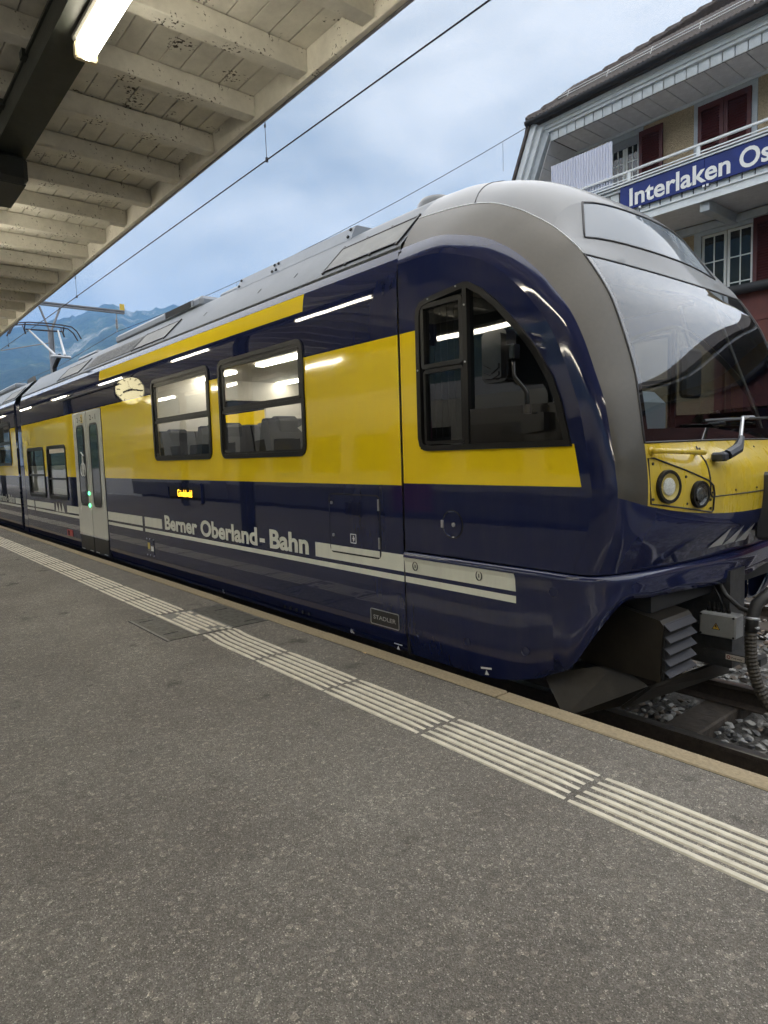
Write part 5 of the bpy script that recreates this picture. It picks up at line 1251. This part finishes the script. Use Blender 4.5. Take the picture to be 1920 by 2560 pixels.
# lower porch at the right
b = MB(); b.prism([(14.30 + .11 * math.cos(a), 4.50 + .11 * math.sin(a)) for a in [math.pi + k * math.pi / 8 for k in range(9)]] + [(14.41, 4.53), (14.19, 4.53)], 'x', -6.6, 5); b.build("porch_gutter", GUT, hb)
b = MB(); b.slab([(-6.5, 14.30, 4.55), (5, 14.30, 4.55), (5, YW, 4.66), (-6.5, YW, 4.66)], .04); b.build("porch_roof", GUT, hb)
RW = mat("porch_red", (.10, .022, .016), .6, noise=(4, .3))
MB().box(-6.5, 5, 14.42, 14.46, 3.4, 4.42).build("porch_frieze", RW, hb); MB().box(-6.5, 5, 15.5, 15.6, -.5, 3.4).build("porch_wall", RW, hb)
b = MB(); b.box(-6.5, 5, 14.40, 14.44, 3.85, 3.89); b.build("porch_rail", RW, hb)
for xx in (-6.3, -3.3, -.3, 2.7): MB().box(xx, xx + .16, 14.45, 14.6, -.5, 3.4).build("porch_post", RW, hb)

# annex continuing the station front to the right of the house (mirrored in the windscreen)
ax = empty("station_annex", (6, 17, -.5), "beige station annex right of the house, seen mirrored in the windscreen", "building")
AH = [(x_, x_ + 1.1, 3.3, 4.9) for x_ in (-1.2, 2.0, 5.2, 8.4, 11.6)]
wall_with_holes(XR + .05, 16, -.5, 6.55, AH, YW + .4).build("wall", PEB, ax)
MB().box(XR + .1, 15.9, YW + .9, YW + 1.0, -.5, 6.8).build("dark_room", BLKM, ax)
for h in AH:
    b = MB(); x0, x1, z0, z1 = h
    b.box(x0 - .1, x0, YW + .36, YW + .5, z0 - .1, z1 + .1); b.box(x1, x1 + .1, YW + .36, YW + .5, z0 - .1, z1 + .1); b.box(x0, x1, YW + .36, YW + .5, z1, z1 + .1); b.box(x0, x1, YW + .36, YW + .5, z0 - .1, z0)
    b.box((x0 + x1) / 2 - .04, (x0 + x1) / 2 + .04, YW + .42, YW + .47, z0, z1); b.box(x0, x1, YW + .425, YW + .465, z1 - .55, z1 - .5); w_ = b.build("window", CASE, ax)
    MB().box(x0, x1, YW + .445, YW + .45, z0, z1).build("pane", DARKG, w_)
b = MB(); b.slab([(XR + .05, 14.6, 5.7), (16.5, 14.6, 5.7), (16.5, 19.5, 8.0), (XR + .05, 19.5, 8.0)], .12); b.build("roof", TILE, ax)
MB().box(XR + .06, 16.4, 14.65, YW + .4, 5.60, 5.68).build("soffit", SOF, ax)

# station name sign
ss = empty("station_sign", (-6.5, 14.27, 6.74), "long blue enamel station name sign with white lettering on the balcony front", "sign")
b = MB(); b.cbox(-8.36, -6.46, 14.245, 14.285, 6.742, 7.298, .006); b.cbox(-6.456, -4.70, 14.245, 14.285, 6.742, 7.298, .006); b.build("panel", SIGNB, ss)
for s, xa, xb in (("Interlaken", -8.125, -5.945), ("Ost", -5.775, -5.02)): textmesh("lettering", s, SIGNW, ss, (xa, 14.244, 6.80), (1, 0, 0), (0, 0, 1), .41, xb - xa, .022, .003)
b = MB()
for xx in (-8.3, -7.9, -6.5, -6.42, -4.8):
    b.box(xx, xx + .05, 14.24, 14.31, 7.298, 7.335); b.box(xx, xx + .05, 14.24, 14.31, 6.70, 6.742)
b.build("bracket", ALU, ss)
# corrugated privacy screen on the balcony
pv = MB(); n = 92
for i_ in range(n):
    x0, x1 = -10.30 + 1.68 * i_ / n, -10.30 + 1.68 * (i_ + 1) / n; q = [0, .036, .036, 0]
    y0, y1 = YBAL + .06 - q[i_ % 4], YBAL + .06 - q[(i_ + 1) % 4]
    pv.add([(x0, y0, 7.38), (x1, y1, 7.38), (x1, y1, 8.43), (x0, y0, 8.43)], [(0, 1, 2, 3)])
pv = pv.build("privacy_screen", mat("corrugated_pale", (.60, .62, .72), .45)); tag(pv, "pale corrugated privacy screen on the balcony beside the sign", "screen")
sol = pv.modifiers.new("thick", 'SOLIDIFY'); sol.thickness = .004

# train on the track behind the viewer: only its reflection in the windows and paint is seen
pt_ = empty("parked_train", (-6, -5.4, -.34), "white and grey train on the track behind the viewer, mirrored in the windows", "train")
PW = mat("train_white", (.66, .66, .64), .3, 0, .5, .2); PR = mat("train_grey", (.20, .20, .21), .3, 0, .5, .2); PM = mat("train_magenta", (.28, .05, .20), .35)
for sy, y0 in ((1, -4.12), (-1, -6.68)):
    b = MB(); xs = -30.0
    b.box(-30, 9, *sorted((y0, y0 - .06 * sy)), .0, .55, 1); b.box(-30, 9, *sorted((y0, y0 - .06 * sy)), .55, .95, 0); b.box(-30, 9, *sorted((y0, y0 - .06 * sy)), 1.95, 2.55, 0)
    x = -30.0
    while x < 9: b.box(x, x + .45, *sorted((y0, y0 - .06 * sy)), .95, 1.95, 0); x += 2.0
    b.build("side_panel", [PW, PR], pt_)
    x = -29.55
    while x < 8: MB().box(x, x + 1.55, *sorted((y0 - .03 * sy, y0 - .035 * sy)), .95, 1.95).build("window", DARKG, pt_); x += 2.0
b = MB(); b.prism([(-4.12, 2.55), (-4.4, 2.95), (-5.4, 3.1), (-6.4, 2.95), (-6.68, 2.55)], 'x', -30, 9); b.build("roof", mat("train_roof", (.25, .25, .26), .6), pt_)
for x0 in (-22.0, -12.0, -3.0): MB().box(x0, x0 + 1.4, -4.118, -4.105, .05, 2.1).build("door", PM if x0 == -12.0 else PR, pt_)
MB().box(-30, 9, -6.3, -4.5, -.3, .0).build("underframe", UNDER, pt_)

# ================================================================== MOUNTAINS round the valley
RIDGE = [(0, .20), (60, .21), (110, .22), (134.9, .2424), (145.1, .2479), (150.45, .2448), (155.64, .2353), (157.1, .2322), (158.2, .2281), (159.3, .2244), (160.0, .2223), (160.8, .2215), (161.2, .2272), (161.8, .2290), (162.5, .2256), (163.0, .2194), (164.1, .2119), (165.2, .2049), (166.7, .1985), (168.1, .1912), (169.7, .1811), (173.5, .1591), (180, .14), (200, .16), (230, .30), (270, .34), (310, .28), (360, .20)]
def ridge(a):
    a %= 360
    for (a0, r0), (a1, r1) in zip(RIDGE, RIDGE[1:]):
        if a <= a1: return r0 + (r1 - r0) * (a - a0) / (a1 - a0)
from mathutils import noise as mn
def terrain(name, a0, a1, na, r0, r1, nr, m):
    vs_, fs_ = [], []
    for i_ in range(na + 1):
        a = a0 + (a1 - a0) * i_ / na; ca, sa = math.cos(math.radians(a)), math.sin(math.radians(a)); h = (ridge(a) + .0035 * mn.fractal(Vector((a * 2.2, 0, 1.7)), .8, 2.0, 5)) * (r1 * .86)
        for j in range(nr + 1):
            t_ = j / nr; r_ = r0 + (r1 - r0) * t_
            p = Vector((ca * r_ / 260, sa * r_ / 260, 3.1))
            nz = mn.fractal(p, .9, 2.1, 6) ; rg = abs(mn.noise(p * .9))
            tt = min(t_ / .86, 1); prof = (.06 + .94 * tt ** 1.25)
            hh = h * prof * (1 + .16 * nz * (1 - tt ** 6) * tt ** .3) - h * .14 * rg * tt * (1 - tt ** 4)
            if t_ > .86: hh -= (t_ - .86) / .14 * h * .25
            if j == 0: hh = -3
            vs_.append((ca * r_, sa * r_, hh))
    w = nr + 1
    for i_ in range(na):
        for j in range(nr): fs_.append((i_ * w + j, (i_ + 1) * w + j, (i_ + 1) * w + j + 1, i_ * w + j + 1))
    return tag(meshobj(name, vs_, fs_, m, None, None, True), kind="structure")
def mountain_mat():
    m = mat("mountain_forest", (.035, .06, .022), .95, 0, .2); t = m.node_tree; b = t.nodes["Principled BSDF"]; nd, lk = t.nodes.new, t.links.new
    co = nd("ShaderNodeTexCoord")
    n = nd("ShaderNodeTexNoise"); n.inputs["Scale"].default_value = .0065; n.inputs["Detail"].default_value = 9; n.inputs["Roughness"].default_value = .65; lk(co.outputs["Object"], n.inputs["Vector"])
    r = nd("ShaderNodeValToRGB"); e_ = r.color_ramp.elements; e_[0].position = .35; e_[0].color = (.010, .022, .010, 1); e_[1].position = .72; e_[1].color = (.42, .41, .38, 1)
    for p, c in ((.50, (.020, .036, .016)), (.57, (.045, .070, .026)), (.63, (.16, .17, .13))): x_ = e_.new(p); x_.color = (*c, 1)
    lk(n.outputs["Fac"], r.inputs["Fac"]); lk(r.outputs[0], b.inputs["Base Color"])
    n2 = nd("ShaderNodeTexNoise"); n2.inputs["Scale"].default_value = .05; n2.inputs["Detail"].default_value = 6; lk(co.outputs["Object"], n2.inputs["Vector"])
    bn = nd("ShaderNodeBump"); bn.inputs["Distance"].default_value = 18; lk(n2.outputs["Fac"], bn.inputs["Height"]); lk(bn.outputs[0], b.inputs["Normal"])
    return m
MM = mountain_mat()
terrain("mountains", 100, 190, 420, 700, 3000, 60, MM)
terrain("hillside", 190, 460, 220, 260, 1500, 24, MM)

# thin blue air between here and the mountains
hz = MB(); hz.box(-3400, 3000, -3000, 3400, -3.5, 690)
hz = hz.build("haze", []); hm = bpy.data.materials.new("haze_air"); hm.use_nodes = True; t = hm.node_tree; t.nodes.remove(t.nodes["Principled BSDF"])
pv_ = t.nodes.new("ShaderNodeVolumePrincipled"); pv_.inputs["Density"].default_value = 2.8e-4; pv_.inputs["Color"].default_value = (.22, .48, .95, 1); pv_.inputs["Anisotropy"].default_value = .1
t.links.new(pv_.outputs[0], t.nodes["Material Output"].inputs["Volume"]); hz.data.materials.append(hm); tag(hz, "thin blue haze in the valley air", "haze", kind="stuff")
